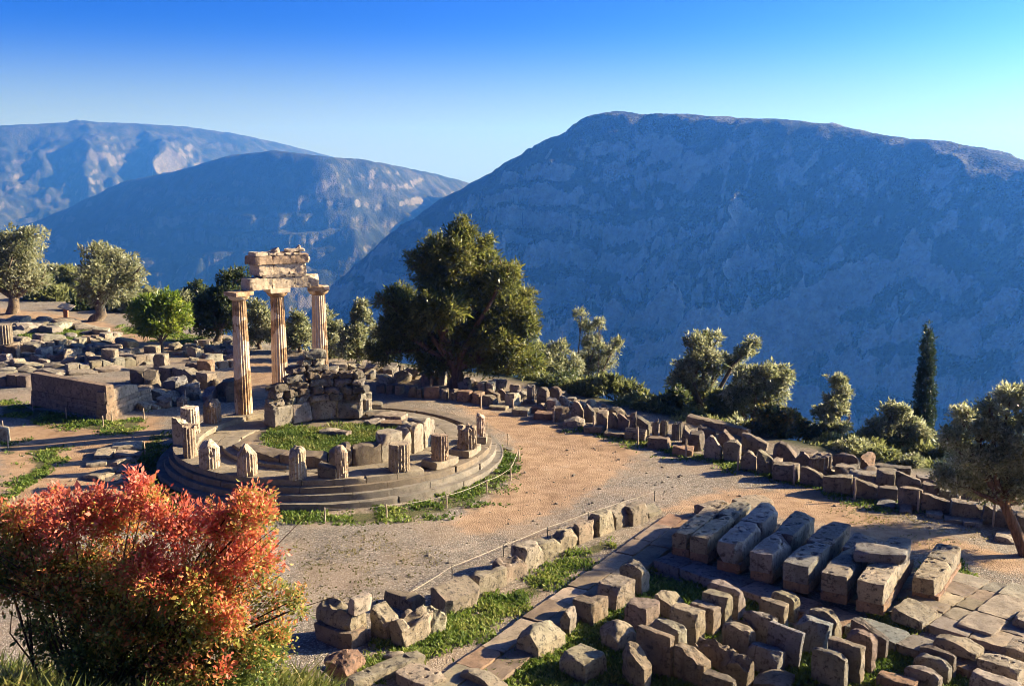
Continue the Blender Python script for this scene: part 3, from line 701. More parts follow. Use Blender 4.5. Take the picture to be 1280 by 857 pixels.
# ------------------------------------------------------------------ blocks of the foreground court
def block(cx, cy, hpx, dpx, lpx, shape, tone, label, z=None, jit=0, tilt=(0, 0), chips=4, rough=.022, group=None, name='stone_block', pits=None, cat='stone block', len_m=None, edge=.045, cell=None, mat='stone', hm=None):
    """A block given by its nearest bottom corner; dpx: its shaded face to the left, lpx: its sunny face to the right."""
    p = G(cx, cy, z) if z is not None else GG(cx, cy)
    k = ppm(p); w = dpx / (.714 * k) * (1.08 if group == g_ else 1.02); t = len_m or lpx / (.70 * k) * 1.12; h = hm or hpx / k * (1.18 if group == g_ else 1.08)
    c = p[:2] - VP * w / 2 + UP * t / 2; s_ = sd(); r_ = random.Random(s_)
    cl = cell or max(.045, min(.09, max(w, t, h) / 18))
    v, f = stone(w, t, h + .05, s_, shape, chips, rough, cl, edge, pits, .26)
    o = mesh(name, v, f, M[mat], None, (c[0], c[1], p[2] - .05), (tilt[0], tilt[1], RZ + R(jit)), sharp=32, color=vary(TONE[tone], r_, .1))
    return tag(o, label, cat, group)
g_ = 'hewn blocks set out in the grassy court'
for a in (
    (800, 744, 31, 22, 12, 'round', 't', 'round topped block farthest back in the court, beside the paved strip', 4),
    (769.5, 765, 27, 21, 25, 'block', 't', 'large square cut cube with a stepped foot beside the paved strip', 0),
    (737.5, 783, 25, 20, 23, 'notch', 'b', 'block with a deep notch cut from its top beside the paved strip', 2),
    (709, 794, 29, 10, 14, 'point', 'g', 'small ragged pointed boulder leaning by the notched block', 12),
    (808, 794, 29, 24, 21, 'block', 't', 'bulky block with broken upper left corner in front of the square cube', -2),
    (837.5, 777, 26, 17, 23, 'slantr', 't', 'sloping topped tan block at the corner of the dark lawn', 3),
    (772.6, 816, 26, 26, 24, 'hump', 't', 'squat worn block with a large broken front corner', -3),
    (731, 855, 23, 29, 27, 'block', 't', 'wide low block with a socket cut in its top at the bottom of the court', 1),
    (671, 825, 28, 24, 35, 'pent', 't', 'many sided tan block alone on the grass left of the court', 2),
    (805, 864, 40, 27, 15, 'slantr', 'b', 'tall block with sloping broken top at the bottom edge, left of the pairs', 0),
    (835, 850, 48, 34, 7, 'block', 'b', 'tall thin slab, front one of a tight pair', 1),
    (847, 834, 42, 30, 12, 'arch', 't', 'tall slab with rounded shoulder, back one of a tight pair', 1),
    (869, 814, 41, 27, 13, 'block', 't', 'tall square shouldered slab behind the tight pair', 0),
    (891, 795, 29, 24, 11, 'block', 't', 'medium upright slab between two taller slabs in the left file', -2),
    (906, 788, 35, 24, 12, 'block', 't', 'crisp edged upright slab second from the far end of the left file', 1),
    (921, 775, 33, 30, 12, 'arch', 'g', 'round shouldered slab at the far end of the left file', 1),
    (901, 843, 32, 29, 13, 'broken', 'b', 'crumbled upright block in the middle of the second file', 3),
    (935, 828, 35, 27, 10, 'arch', 't', 'pitted round topped slab in the middle of the second file', -4),
    (939, 808, 26, 20, 6, 'broken', 'd', 'low dark slab half hidden behind the pitted round topped slab', 0),
    (876, 862, 40, 28, 14, 'slantr', 'b', 'large upright slab with clipped corner at the bottom edge', 2),
    (932.5, 862, 32, 27, 16, 'broken', 'b', 'upright block with cracked top at the bottom edge below the tilted block', 0),
    (912, 884, 28, 28, 10, 'block', 'd', 'dark slab cut off by the bottom edge of the view', 2),
    (965, 814, 36, 29, 8, 'arch', 'g', 'tall slab nearest the viewer in the middle file of three', 0),
    (978, 791, 30, 24, 8, 'block', 't', 'slab in the middle of the middle file of three', 1),
    (993, 778, 27, 24, 8, 'arch', 't', 'rough rounded slab farthest back in the middle file of three', -2),
    (1043, 811, 36, 31, 11, 'round', 't', 'thick half round double slab in front of the long beams', -3),
    (1054, 862, 36, 30, 8, 'arch', 'g', 'smooth faced slab with sloping shoulder near the bottom edge', 2),
    (1074, 857, 42, 30, 8, 'block', 'b', 'tall grey brown slab touching the smooth faced slab', 0),
    (1089, 843, 42, 24, 10, 'round', 'b', 'tall eroded slab with a bite out of its round top', 0),
    (1104, 828, 37, 30, 9, 'slantr', 'd', 'dark slab with knife edge right side against the low foundation', 1),
    (1172, 868, 22, 30, 8, 'round', 'g', 'front round topped slab of a trio at lower right', 0),
    (1184, 857, 25, 30, 8, 'round', 'g', 'middle round topped slab of a trio at lower right', 1),
    (1191, 849, 27, 30, 6, 'arch', 'd', 'rear slab of a trio at lower right', 0),
    (1140, 872, 13, 32, 14, 'block', 'r', 'low reddish slab peeping over the bottom edge left of the trio', 3)):
    block(*a[:8], jit=a[8] + random.Random(a[0]).uniform(-2.5, 2.5), group=g_)
block(1022, 822, 34, 27, 17, 'block', 'c', 'big greyish slab tilted back with many pock marks', jit=8, tilt=(R(-12), R(6)), group=g_, chips=7)
block(995, 838, 42, 31, 5, 'block', 'c', 'thin smooth grey slab leaning right behind the tilted block', jit=3, tilt=(R(-5), R(4)), group=g_, chips=2, rough=.01)
block(965, 848, 24, 28, 21, 'block', 'c', 'grey cube tilted back showing its pale flat face', jit=8, tilt=(R(-16), R(2)), group=g_, chips=3)
block(975, 868, 10, 30, 30, 'hump', 'd', 'low rough stone in front of the tilted grey cube', jit=20, group=g_)

# the long beams on their reddish footing
_q = G(952, 640, 1.2) - G(897, 687, 1.2); BRZ = math.atan2(_q[1], _q[0]) - math.pi / 2
def beam(cx, cy, h1, h0, dpx, L, tones, label, z=.30, jit=0, split=.5):
    p = G(cx, cy, z); k = ppm(p); w = dpx / (.714 * k) * .80; L = L * 1.30; h0 = h0 * 1.35; root = empty('stone_beam', (*(p[:2] - VP * w / 2), z), BRZ + R(jit))
    tag(root, label, 'stone beam', 'long stone beams laid side by side')
    r_ = random.Random(sd()); a0, a1 = h0 / k, h1 / k
    mesh('footing', *move(stone(w * 1.04, L * .97, a0, sd(), 'block', 2, .02, .1, .04), 0, L / 2 + .0, -.03), M['stone'], root, sharp=32, color=vary(RED, r_))
    y = 0
    for i, fr in enumerate((split, 1 - split)):
        l = L * fr - .02; q = [(r_.uniform(-.7, .7), r_.uniform(-.85, .85)) for _ in range(7)]
        v, f = move(stone(w, l, a1 + r_.uniform(-.02, .02), sd(), 'block', 5, .02, .085, .05, q, .25), r_.uniform(-.02, .02), y + l / 2, a0 - .03)
        mesh('beam_block', v, f, M['stone'], root, sharp=32, color=vary(TONE[tones[i]], r_)); y += L * fr
    return root
beam(859, 699, 20, 9, 21, 3.1, 'tt', 'sunlit leftmost low beam with a crack, first of the row of beams', split=.55)
beam(882, 706, 21, 10, 21, 3.3, 'tg', 'second low beam from the left, its far end broken off in steps', split=.6)
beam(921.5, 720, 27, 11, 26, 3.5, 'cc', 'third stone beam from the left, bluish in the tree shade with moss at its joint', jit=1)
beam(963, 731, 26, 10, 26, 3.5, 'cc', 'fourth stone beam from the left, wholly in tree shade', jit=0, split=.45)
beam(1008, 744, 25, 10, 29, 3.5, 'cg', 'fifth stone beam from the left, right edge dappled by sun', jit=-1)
beam(1056, 757, 24, 10, 29, 3.2, 'gg', 'sixth stone beam, carrying one end of the slab laid across', jit=1, split=.6)
beam(1102, 771, 28, 11, 30, 3.3, 'tg', 'seventh stone beam, sunlit front block with five dowel holes', jit=0, split=.45)
beam(1171, 752, 21, 5, 28, 2.6, 'tg', 'eighth stone beam at the right end, short and low, dotted with holes', jit=-2, split=.55)
block(1152, 786, 14, 29, 18, 'slantr', 't', 'thick low block in front of the short right hand beam', z=.2, len_m=1.1, group='loose blocks among the beams')
p = G(1101, 694, 1.30)
tag(mesh('cross_slab', *stone(1.5, .85, .32, sd(), 'block', 7, .03, .09, .08, None, .3), M['stone'], None, (*p[:2], 1.21), (R(2), R(-3), RZ + R(24)), sharp=32, color=COOL), 'broken grey slab lying across the sixth and seventh beams', 'stone slab')
block(903, 651, 11, 30, 14, 'pent', 't', 'five sided flat block at the far end of the low beams', z=.2, jit=-14, len_m=1.2)
block(942, 642, 10, 22, 30, 'slantr', 't', 'sloping lump of pale stone at the far end of the low beams', z=.2, jit=-8)

# foundation courses the blocks stand beside
def slabs(name, label, rows, z, h, tone, cat='paving', mat='floor', gap=.035, seed=1):
    r_ = random.Random(seed); root = empty(name, (*rows[0][0], 0)); o0 = np.array(rows[0][0]); tag(root, label, cat)
    for (a, b, w, n) in rows:
        a, b = np.array(a), np.array(b); L = np.linalg.norm(b - a); d = (b - a) / L; an = math.atan2(d[1], d[0])
        cuts = [0] + sorted((i + r_.uniform(-.22, .22)) / n for i in range(1, n)) + [1]
        for i in range(n):
            l = (cuts[i + 1] - cuts[i]) * L; c = a + d * (cuts[i] + cuts[i + 1]) / 2 * L - o0
            hh = h + r_.uniform(-.025, .02)
            v, f = move(stone(l - gap, w - gap + r_.uniform(-.04, .04), hh, sd(), 'block', 3, .02, .10, .015, None, .15), c[0], c[1], z, an + r_.uniform(-.012, .012))
            mesh('paving_slab', v, f, M[mat], root, sharp=32, color=vary(TONE[r_.choice(tone)], r_, .2))
    return root
A = G(836, 646)[:2]; B = G(520, 872)[:2]
ax = (B - A) / np.linalg.norm(B - A); perp = np.array([-ax[1], ax[0]])
if perp @ np.array([1, -1]) < 0: perp = -perp
slabs('paved_strip', 'long strip of worn reddish paving running from the path down past the court', [(A + perp * .38, B + perp * .38, .72, 10), (A + perp * 1.12, B + perp * 1.12, .74, 9)], -.12, .30, 'tbtbr', seed=3)
A2 = G(816, 700, .3)[:2]; B2 = G(1215, 838, .3)[:2]; ax2 = (B2 - A2) / np.linalg.norm(B2 - A2); p2 = np.array([-ax2[1], ax2[0]])
if p2 @ UP < 0: p2 = -p2
slabs('foundation_course', 'low foundation course of rough slabs in front of the beams', [(A2 + p2 * .5, B2 + p2 * .5, 1.0, 9)], -.1, .42, 'gcr', 'foundation', 'stone', seed=8)
A3 = G(800, 672, .1)[:2]; B3 = A3 + ax2 * 9.6
slabs('bedding_floor', 'rough shaded floor of slabs under the beams', [(A3 + p2 * (1.0 + i * 1.0), A3 + p2 * (1.0 + i * 1.0) + ax2 * 9.3, .98, 8) for i in range(3)], -.15, .28, 'gcd', 'foundation', 'floor', seed=9)
A4 = G(1212, 716, .3)[:2]
slabs('paved_floor', 'sunlit floor of square worn slabs with weeds in its joints, right of the beams', [(A4 + VP * (.1 + i * 1.12), A4 + VP * (.1 + i * 1.12) - UP * 4.6, 1.1, 5) for i in range(3)], -.05, .34, 'tgb', seed=12)
A5 = G(1286, 735, .3)[:2]
slabs('kerb_slabs', 'pale line of long slabs along the right border of the paved floor', [(A5, A5 - UP * 4.2, 1.0, 3)], .0, .36, 'tp', seed=14)
for a in ((1219, 824, 13, 38, 18, 'pent', 't', 'large flat five sided block resting on a red footing at lower right', .40, 0), (1225, 840, 14, 46, 16, 'block', 'r', 'reddish footing block under the flat five sided block', .0, 0),
          (1288, 838, 20, 24, 26, 'block', 't', 'square block with three letter like holes at the right border', .1, 4), (1272, 858, 20, 36, 20, 'arch', 'p', 'round edged pale block with holes at the lower right corner', .1, -3),
          (1268, 880, 20, 40, 14, 'block', 'p', 'pale block cut by the bottom edge in the lower right corner', .1, 0), (1300, 795, 14, 24, 40, 'slantr', 't', 'leaning slab at the right border above the holed blocks', .2, 0)):
    block(*a[:8], z=a[8], jit=a[9], pits=[(-.3, .3), (0, .2), (.3, .1)] if 'hole' in a[7] else None, group='blocks in the lower right corner')

# ------------------------------------------------------------------ wall line with the rope, and the pile at its near end
gw = 'blocks of the cut stone wall line beside the path'
for a in (
    (561, 770, 27, 24, 37, 'slantr', 't', 'large wedge shaped block, nearest complete one of the wall line', 0), (600, 745, 23, 18, 30, 'notch', 't', 'stepped block second from the near end of the wall line', 0),
    (630.5, 730, 25, 19, 26, 'broken', 't', 'ragged block casting a jagged shadow, third in the wall line', 0), (656, 715, 28, 18, 22, 'arch', 'p', 'pale fluted block with rounded top, fourth in the wall line', 0),
    (676.5, 702.5, 21, 15, 24, 'notch', 't', 'low block with a cut seat, fifth in the wall line', 0), (700, 692, 23, 13, 24, 'broken', 't', 'broken topped block, sixth in the wall line', 0),
    (724, 681, 24, 12, 22, 'notch', 't', 'block with a triangular recess, seventh in the wall line', 0), (749, 671, 26, 13, 19, 'arch', 't', 'tall block with a worn hollow, eighth in the wall line', 0),
    (770, 662, 24, 11, 21, 'slantr', 't', 'smooth block with a sloping top, ninth in the wall line', 0), (792, 658, 22, 12, 18, 'block', 't', 'square block, last tall one at the far end of the wall line', 0),
    (812, 648, 10, 12, 16, 'slantr', 't', 'low broken block closing the far end of the wall line', 0)):
    block(*a[:8], jit=a[8] + random.Random(a[1]).uniform(-3, 3), group=gw, chips=5)
gp = 'heap of fallen blocks at the near end of the wall line'
block(431, 815, 20, 44, 24, 'block', 'b', 'brown base block under the big boulder at the near end', jit=6, group=gp)
block(433, 795, 32, 44, 20, 'broken', 't', 'big broken boulder with a square stump on top, resting on the brown base block', z=.42, jit=4, group=gp, chips=8, rough=.05)
block(444, 768, 17, 11, 18, 'block', 'p', 'square pale stump standing on top of the big boulder', z=1.0, jit=-4, group=gp)
block(482, 803, 34, 25, 20, 'slantr', 't', 'upright block with a knife edge between the boulder and the rough cube', jit=4, group=gp, chips=6)
block(504, 811, 32, 20, 36, 'broken', 't', 'rough sunlit cube with a scarred face in the heap', jit=0, group=gp, chips=7, rough=.04)
block(510, 766, 17, 32, 18, 'notch', 'b', 'flat broken block behind the rough cube', jit=10, group=gp, chips=7)
block(543, 795, 33, 24, 18, 'broken', 't', 'craggy block between the rough cube and the wedge shaped block', jit=-5, group=gp, chips=8, rough=.05)
block(422, 852, 29, 26, 30, 'hump', 'r', 'orange rough rock below the brown base block', jit=20, group=gp, chips=8, rough=.06)
block(446, 866, 13, 17, 70, 'block', 't', 'long slab with dowel holes lying towards the viewer at the bottom edge', jit=-4, group=gp, pits=[(0, .5), (.3, 0), (-.2, -.4)])
block(528, 872, 15, 40, 26, 'block', 't', 'square slab with dowel holes at the bottom edge beside the long slab', jit=4, group=gp, pits=[(0, .5), (.3, 0), (-.2, -.4), (.5, .6)])
block(618, 872, 17, 44, 14, 'pent', 't', 'wide five sided block at the bottom edge below the paved strip', jit=4, group=gp)
block(395, 868, 22, 34, 10, 'hump', 't', 'tan boulder in the shade of the red bush at the bottom edge', jit=30, group=gp, rough=.06)
block(505, 778, 10, 10, 14, 'hump', 'b', 'small stone wedged between the flat broken block and the upright block', jit=30, group=gp)
block(498, 832, 9, 22, 14, 'hump', 't', 'low rounded stone at the head of the long holed slab', jit=10, group=gp)

# ------------------------------------------------------------------ stones along the far side of the path
posts = [(601, 510), (641.5, 518), (692, 528), (742, 541), (797, 555), (857, 572), (922, 588), (992, 605), (1068, 625), (1147, 640), (1241, 658)]
ORD = 'first second third fourth fifth sixth seventh eighth ninth tenth eleventh'.split()
SW = {'block': 'square', 'slantr': 'slant topped', 'point': 'pointed', 'round': 'round topped', 'arch': 'rounded', 'broken': 'jagged', 'hump': 'low humped', 'pent': 'five sided', 'drum': 'fluted', 'lie': 'lying'}
front = [(471, 482, 478, 490, 'block', 'd'), (484, 494, 478, 491, 'block', 'd'), (494, 503, 479, 492, 'block', 'b'), (510, 521, 480, 495, 'block', 'b'), (521, 528, 482, 496, 'block', 'd'), (530, 549, 481, 497, 'block', 'r'), (551, 560, 484, 498, 'block', 'b'), (561, 572, 485, 499, 'broken', 'b'),
    (573, 590, 486, 501, 'block', 'r'), (590, 604, 488, 503, 'block', 'r'), (604, 621, 492, 506, 'block', 'b'), (612, 634, 503, 511, 'lie', 't'), (641, 662, 506, 518, 'lie', 't'), (669, 693, 511, 523, 'lie', 'r'),
    (706, 731, 518, 533, 'hump', 'g'), (731, 755, 527, 540, 'lie', 'b'), (757, 782, 535, 545, 'lie', 'b'), (782, 808, 534, 551, 'drum', 't'), (812, 838, 544, 560, 'block', 'b'), (842, 867, 555, 568, 'block', 'r'),
    (880, 902, 544, 573, 'pent', 't'), (906, 927, 549, 576, 'round', 't'), (927, 947, 560, 587, 'point', 't'), (947, 966, 561, 590, 'slantr', 'b'), (967, 977, 571, 591, 'block', 't'), (969, 1000, 577, 600, 'block', 'b'),
    (1002, 1032, 583, 606, 'slantr', 'b'), (1033, 1067, 592, 616, 'block', 'b'), (1068, 1098, 597, 621, 'slantr', 'b'), (1099, 1123, 606, 624, 'block', 'd'), (1124, 1152, 608, 635, 'arch', 'b'), (1153, 1190, 617, 639, 'slantr', 'b'),
    (1192, 1228, 624, 648, 'block', 'b'), (1228, 1248, 629, 653, 'slantr', 'b'), (1249, 1274, 634, 658, 'block', 'b'), (1276, 1305, 640, 666, 'block', 'b'),
    (1101, 1122, 624, 633, 'lie', 'c'), (1128, 1143, 629, 640, 'lie', 'g'), (1162, 1181, 636, 646, 'lie', 'g'), (1185, 1208, 642, 652, 'lie', 'g'), (1207, 1230, 645, 657, 'lie', 'c'), (1250, 1274, 663, 677, 'lie', 'p')]
back = [(526, 540, 462, 480, 'block', 'r'), (549, 557, 460, 478, 'block', 'p'), (578, 588, 472, 486, 'round', 't'), (599, 608, 475, 492, 'block', 't'), (609, 618, 474, 492, 'block', 'p'), (608, 626, 486, 498, 'slantr', 'b'), (620, 633, 483, 497, 'point', 'b'), (634, 648, 489, 505, 'block', 'p'),
    (658, 668, 478, 500, 'drum', 'g'), (673, 687, 483, 503, 'round', 'd'), (688, 702, 482, 500, 'round', 'd'), (682, 699, 496, 512, 'block', 't'), (665, 681, 503, 513, 'hump', 'r'), (693, 714, 506, 524, 'block', 'b'), (700, 712, 494, 508, 'slantr', 't'),
    (715, 730, 500, 522, 'pent', 't'), (731, 744, 504, 524, 'slantr', 'd'), (748, 761, 511, 534, 'block', 't'), (760, 772, 514, 536, 'pent', 'b'), (772, 786, 516, 536, 'slantr', 'b'), (787, 796, 512, 537, 'drum', 'g'), (797, 813, 520, 540, 'slantr', 'd'), (815, 823, 520, 543, 'drum', 't'),
    (825, 835, 521, 543, 'drum', 't'), (840, 853, 525, 547, 'drum', 'g'), (853, 866, 532, 552, 'slantr', 'b'), (864, 880, 537, 560, 'block', 'd'), (874, 896, 530, 546, 'slantr', 'd'), (899, 920, 536, 557, 'point', 'b'), (928, 960, 541, 567, 'slantr', 'b'), (967, 995, 551, 579, 'pent', 'd'),
    (992, 1012, 562, 585, 'point', 'b'), (1013, 1041, 566, 592, 'drum', 'b'), (1003, 1022, 560, 572, 'block', 'b'), (1022, 1041, 563, 574, 'lie', 't'), (1042, 1072, 566, 584, 'round', 'd'), (1046, 1069, 579, 596, 'block', 'b'), (1064, 1096, 585, 603, 'lie', 'g'), (1076, 1094, 564, 584, 'block', 'r'),
    (1080, 1099, 580, 594, 'hump', 'b'), (1097, 1119, 584, 609, 'block', 'b'), (1122, 1151, 589, 612, 'slantr', 'b'), (1098, 1140, 577, 592, 'lie', 'd'), (1149, 1176, 591, 602, 'lie', 'g'), (1155, 1172, 601, 616, 'block', 'b'), (1178, 1200, 605, 622, 'lie', 't'), (1206, 1226, 612, 628, 'block', 'b')]
used = {}
def rowstone(e, where):
    x0, x1, yt, yb, sh, tn = e; xc = (x0 + x1) / 2
    yb_ = yb + (3 if where == 'back' else 1); p = GG(xc, yb_); k = ppm(p); w = (x1 - x0) / k; h = max(.22, (yb_ - yt) / k * 1.0)
    dep = {'lie': .75, 'drum': w, 'block': .75, 'hump': .8}.get(sh, .42); s_ = sd(); r_ = random.Random(s_)
    along = math.atan2(*(ex[10] - ex[7])[::-1]) if x0 > 560 else R(-8)
    rz = along * .45 + R(r_.uniform(-9, 9)); tl = (R(r_.uniform(-7, 4)), R(r_.uniform(-5, 5)))
    if sh == 'lie': h = max(.18, h - dep * .25 * .9); tl = (R(r_.uniform(-4, 4)), R(r_.uniform(-4, 4)))
    elif sh in ('block', 'hump'): h = max(.22, h - dep * .12)
    if sh == 'drum' and w > h * 1.2:                    # a fluted drum lying on its side
        rr_ = h * .46; v, f = lathe(lambda ph, t: flutes(ph, rr_, 16), np.linspace(0, w, 12), 80); v, f = move((v, f), -w / 2, 0, 0, ty=0); v = np.c_[v[:, 2], v[:, 1], v[:, 0] + w / 2 + rr_][:, :3]; v[:, 0] -= w / 2 ; v[:, 2] = v[:, 2]
        name = 'fallen_drum'
    elif sh == 'drum':
        rr_ = w * .5; zt = (lambda x, y: h - .12 + .25 * x + .08 * fbm(np.c_[x * 5, y * 5, 0 * x], s_, 3))
        v, f = lathe(lambda ph, t: flutes(ph, rr_, 16, .1), np.linspace(0, h, 12), 80, zt); name = 'drum_fragment'
    else:
        v, f = stone(w, dep, h, s_, 'block' if sh == 'lie' else sh, 5, .03, .085, .05, None, .3); name = 'stone_block'
    j = min(range(len(posts)), key=lambda i: abs(posts[i][0] - xc)); side = 'right' if xc >= posts[j][0] else 'left'
    base = f"{TWORD[tn]} {SW[sh]} {'drum' if sh == 'drum' else 'stone'}"; key = (where, j, side); used[key] = used.get(key, []) + [1]
    n = ORD[len(used[key]) - 1]
    lab = f"{base}, {n} {side} of the {ORD[j]} roadside stake, {where} row"
    o = mesh(name, v, f, M['stone'], None, (p[0], p[1] + dep * .35, p[2] - .05), (*tl, rz), sharp=32, color=vary(TONE[tn], r_, .12))
    return tag(o, lab, 'drum' if sh == 'drum' else 'stone', 'stones lined up along the far side of the path')
def order(L): return sorted(L, key=lambda e: min(abs(q[0] - (e[0] + e[1]) / 2) for q in posts))
for e in order(front): rowstone(e, 'front')
for e in order(back): rowstone(e, 'back')
p0 = G(903, 545, .3); v, f = stone(3.1, .5, .36, sd(), 'block', 5, .03, .1)
tag(mesh('stone_beam', v, f, M['stone'], None, (p0[0], p0[1] + 1.2, .35), (R(3), R(6), R(-30)), sharp=32, color=BROWN), 'long brown beam lying slantwise behind the row, in front of the dark bush', 'stone beam')

# rubble fields: small stones scattered in heaps
def rubble(poly, n, ws, group, label, tones='gbtp', seed=1, shapes=('block', 'hump', 'broken', 'slantr'), hk=(.4, .9), zoff=0.0, mind=.8):
    r_ = random.Random(seed); P = np.array(wpoly(poly)); lo, hi = P.min(0), P.max(0); out = []; tries = 0
    while len(out) < n and tries < 9000:
        tries += 1; x, y = r_.uniform(lo[0], hi[0]), r_.uniform(lo[1], hi[1])
        if not poly_in(np.array([x]), np.array([y]), [tuple(q) for q in P])[0]: continue
        w = r_.uniform(*ws)
        if any((x - a) ** 2 + (y - b) ** 2 < (mind * .5 * (w + c)) ** 2 for a, b, c in out): continue
        out.append((x, y, w)); d = w * r_.uniform(.55, 1); h = w * r_.uniform(*hk); s_ = sd()
        o = mesh('rubble_stone', *stone(w, d, h, s_, r_.choice(shapes), 6, .035, max(.09, w / 8), .07, None, .35), M['stone'], None, (x, y, gz((x, y)) - .06 + zoff), (R(r_.uniform(-8, 8)), R(r_.uniform(-8, 8)), r_.uniform(0, 6.28)), sharp=32, color=vary(TONE[r_.choice(tones)], r_, .2))
        tag(o, label, 'stone', group)
rubble([(405, 462), (470, 458), (520, 464), (600, 478), (640, 488), (600, 492), (520, 480), (430, 476)], 40, (.5, 1.1), 'rubble under the big conifer', 'small broken stone in the low rubble bank under the big conifer', seed=21)
rubble([(640, 488), (700, 496), (760, 512), (820, 530), (800, 540), (730, 520), (660, 505)], 38, (.35, .75), 'small stones behind the roadside row', 'small stone filling gaps behind the roadside row near the olive thicket', seed=22)
rubble([(900, 556), (1000, 574), (1100, 596), (1180, 616), (1140, 612), (1000, 586), (910, 562)], 30, (.35, .8), 'small stones behind the right end of the row', 'small stone filling gaps behind the right part of the roadside row', seed=25)
rubble([(215, 433), (290, 430), (300, 452), (262, 462), (225, 448)], 30, (.5, 1.1), 'rubble heap left of the tall columns', 'pale broken stone in the rubble heap behind the leftmost tall column', 'ptgp', 23, shapes=('block', 'broken', 'slantr'))
rubble([(0, 404), (60, 398), (110, 408), (150, 418), (140, 424), (60, 420), (0, 418)], 22, (.8, 2.0), 'flat stones on the upper left terrace', 'flat weathered stone on the grassy upper left terrace', 'pgtp', 24, hk=(.18, .45))
rubble([(20, 424), (140, 428), (180, 440), (190, 455), (120, 456), (40, 452), (0, 462), (0, 432)], 44, (.7, 1.6), 'tumbled stones of the left ruins', 'tumbled stone in the ruined field behind the ashlar base', 'gtpt', 26, shapes=('block', 'block', 'broken', 'slantr'), hk=(.3, .6))
rubble([(0, 456), (90, 456), (165, 462), (40, 474), (0, 474)], 14, (1.0, 2.2), 'flat slabs of the left ruins', 'large flat weathered slab lying left behind the ashlar base', 'gtp', 27, hk=(.18, .3))
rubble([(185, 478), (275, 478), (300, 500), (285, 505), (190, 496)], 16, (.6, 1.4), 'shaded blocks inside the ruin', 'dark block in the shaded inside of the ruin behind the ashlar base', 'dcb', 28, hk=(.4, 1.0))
rubble([(180, 507), (235, 500), (232, 506), (180, 514)], 9, (.5, .9), 'small stones edging the ruin', 'small pale edging stone between the ashlar base and the platform', 'ptr', 29, hk=(.4, .6))
rubble([(110, 566), (165, 556), (162, 590), (150, 602), (108, 600)], 9, (.9, 1.5), 'flat slabs left of the platform', 'pale flat slab in the small stack left of the platform', 'ptp', 30, shapes=('block',), hk=(.16, .26))

# the ashlar base with its return, and walls of the ruin behind it
def ashlar():
    a, b, c = G(40, 507)[:2], G(134, 526)[:2], G(190, 503)[:2]; root = empty('ashlar_wall', (*b, 0)); tag(root, 'smooth brown ashlar base of a small treasury with a sunlit return at its corner', 'wall')
    r_ = random.Random(3)
    def course(a, b, z, h, d, off, n, col, sh='block', name='wall_course', chips=1):
        L = np.linalg.norm(b - a); u = (b - a) / L; nn = np.array([-u[1], u[0]]); an = math.atan2(u[1], u[0]); mb = MB()
        for i in range(n):
            l = L / n; q = a + u * (i + .5) * l + nn * off - b0
            mb.add(move(stone(l - .008, d, h, sd(), sh if i == n - 1 else 'block', chips, .012, .16, .025, None, .15), q[0], q[1], z, an))
        v, f = mb.get(); mesh(name, v, f, M['stone'], root, sharp=32, color=col)
    b0 = b
    for (p, q, s) in ((a, b, .5), (b, c, .5)):
        sh = 'block' if p is a else 'slantr'
        course(p, q, -.1, .50, .67, .28, 4, (.29, .21, .14)); course(p, q, .40, .22, .61, .28, 4, (.31, .23, .155)); course(p, q, .62, .24, .55, .28, 4, (.29, .21, .14))
        if p is a: course(p, q, .86, .95, .46, .28, 3, (.295, .215, .143), name='upper_course')
        else: course(p, p + (q - p) * .72, .86, .62, .46, .28, 2, (.36, .28, .19), 'slantr', 'upper_course', 3)
ashlar()
def lowwall(pts, h, d, n, tone, label, name='low_wall', z=-.1, chips=3):
    a = np.array(pts[0]); root = empty(name, (*a, 0)); tag(root, label, 'wall', 'low walls of the left ruins'); r_ = random.Random(n)
    for p, q in zip(pts[:-1], pts[1:]):
        p, q = np.array(p), np.array(q); L = np.linalg.norm(q - p); u = (q - p) / L; an = math.atan2(u[1], u[0])
        for i in range(n):
            l = L / n; c = p + u * (i + .5) * l - a
            v, f = move(stone(l - .015, d, h * r_.uniform(.9, 1.06), sd(), r_.choice(('block', 'block', 'slantr')), chips, .025, .12, .04), c[0], c[1], z, an + r_.uniform(-.03, .03))
            mesh('wall_block', v, f, M['stone'], root, sharp=32, color=vary(TONE[r_.choice(tone)], r_))
lowwall([G(84, 468)[:2], G(208, 452)[:2]], .75, .6, 9, 'tp', 'low wall of pale squared blocks behind the ashlar base')
lowwall([G(205, 474)[:2], G(266, 486)[:2]], 1.0, .7, 4, 'bt', 'brown low wall of long blocks between the ashlar base and the tall columns')
lowwall([G(258, 462)[:2], G(298, 458)[:2]], .6, .6, 3, 'pt', 'short pale wall just left of the leftmost tall column')
lowwall([G(0, 482)[:2], G(40, 484)[:2]], .9, .8, 3, 'bd', 'dark stepped wall left of the ashlar base')
lowwall([G(0, 440)[:2], G(70, 436)[:2], G(150, 424)[:2]], .7, .8, 7, 'tpb', 'long terrace wall of mixed blocks across the left ruins')
lowwall([G(0, 412)[:2], G(60, 405)[:2]], .5, .6, 5, 'pg', 'uppermost low wall at the left border')
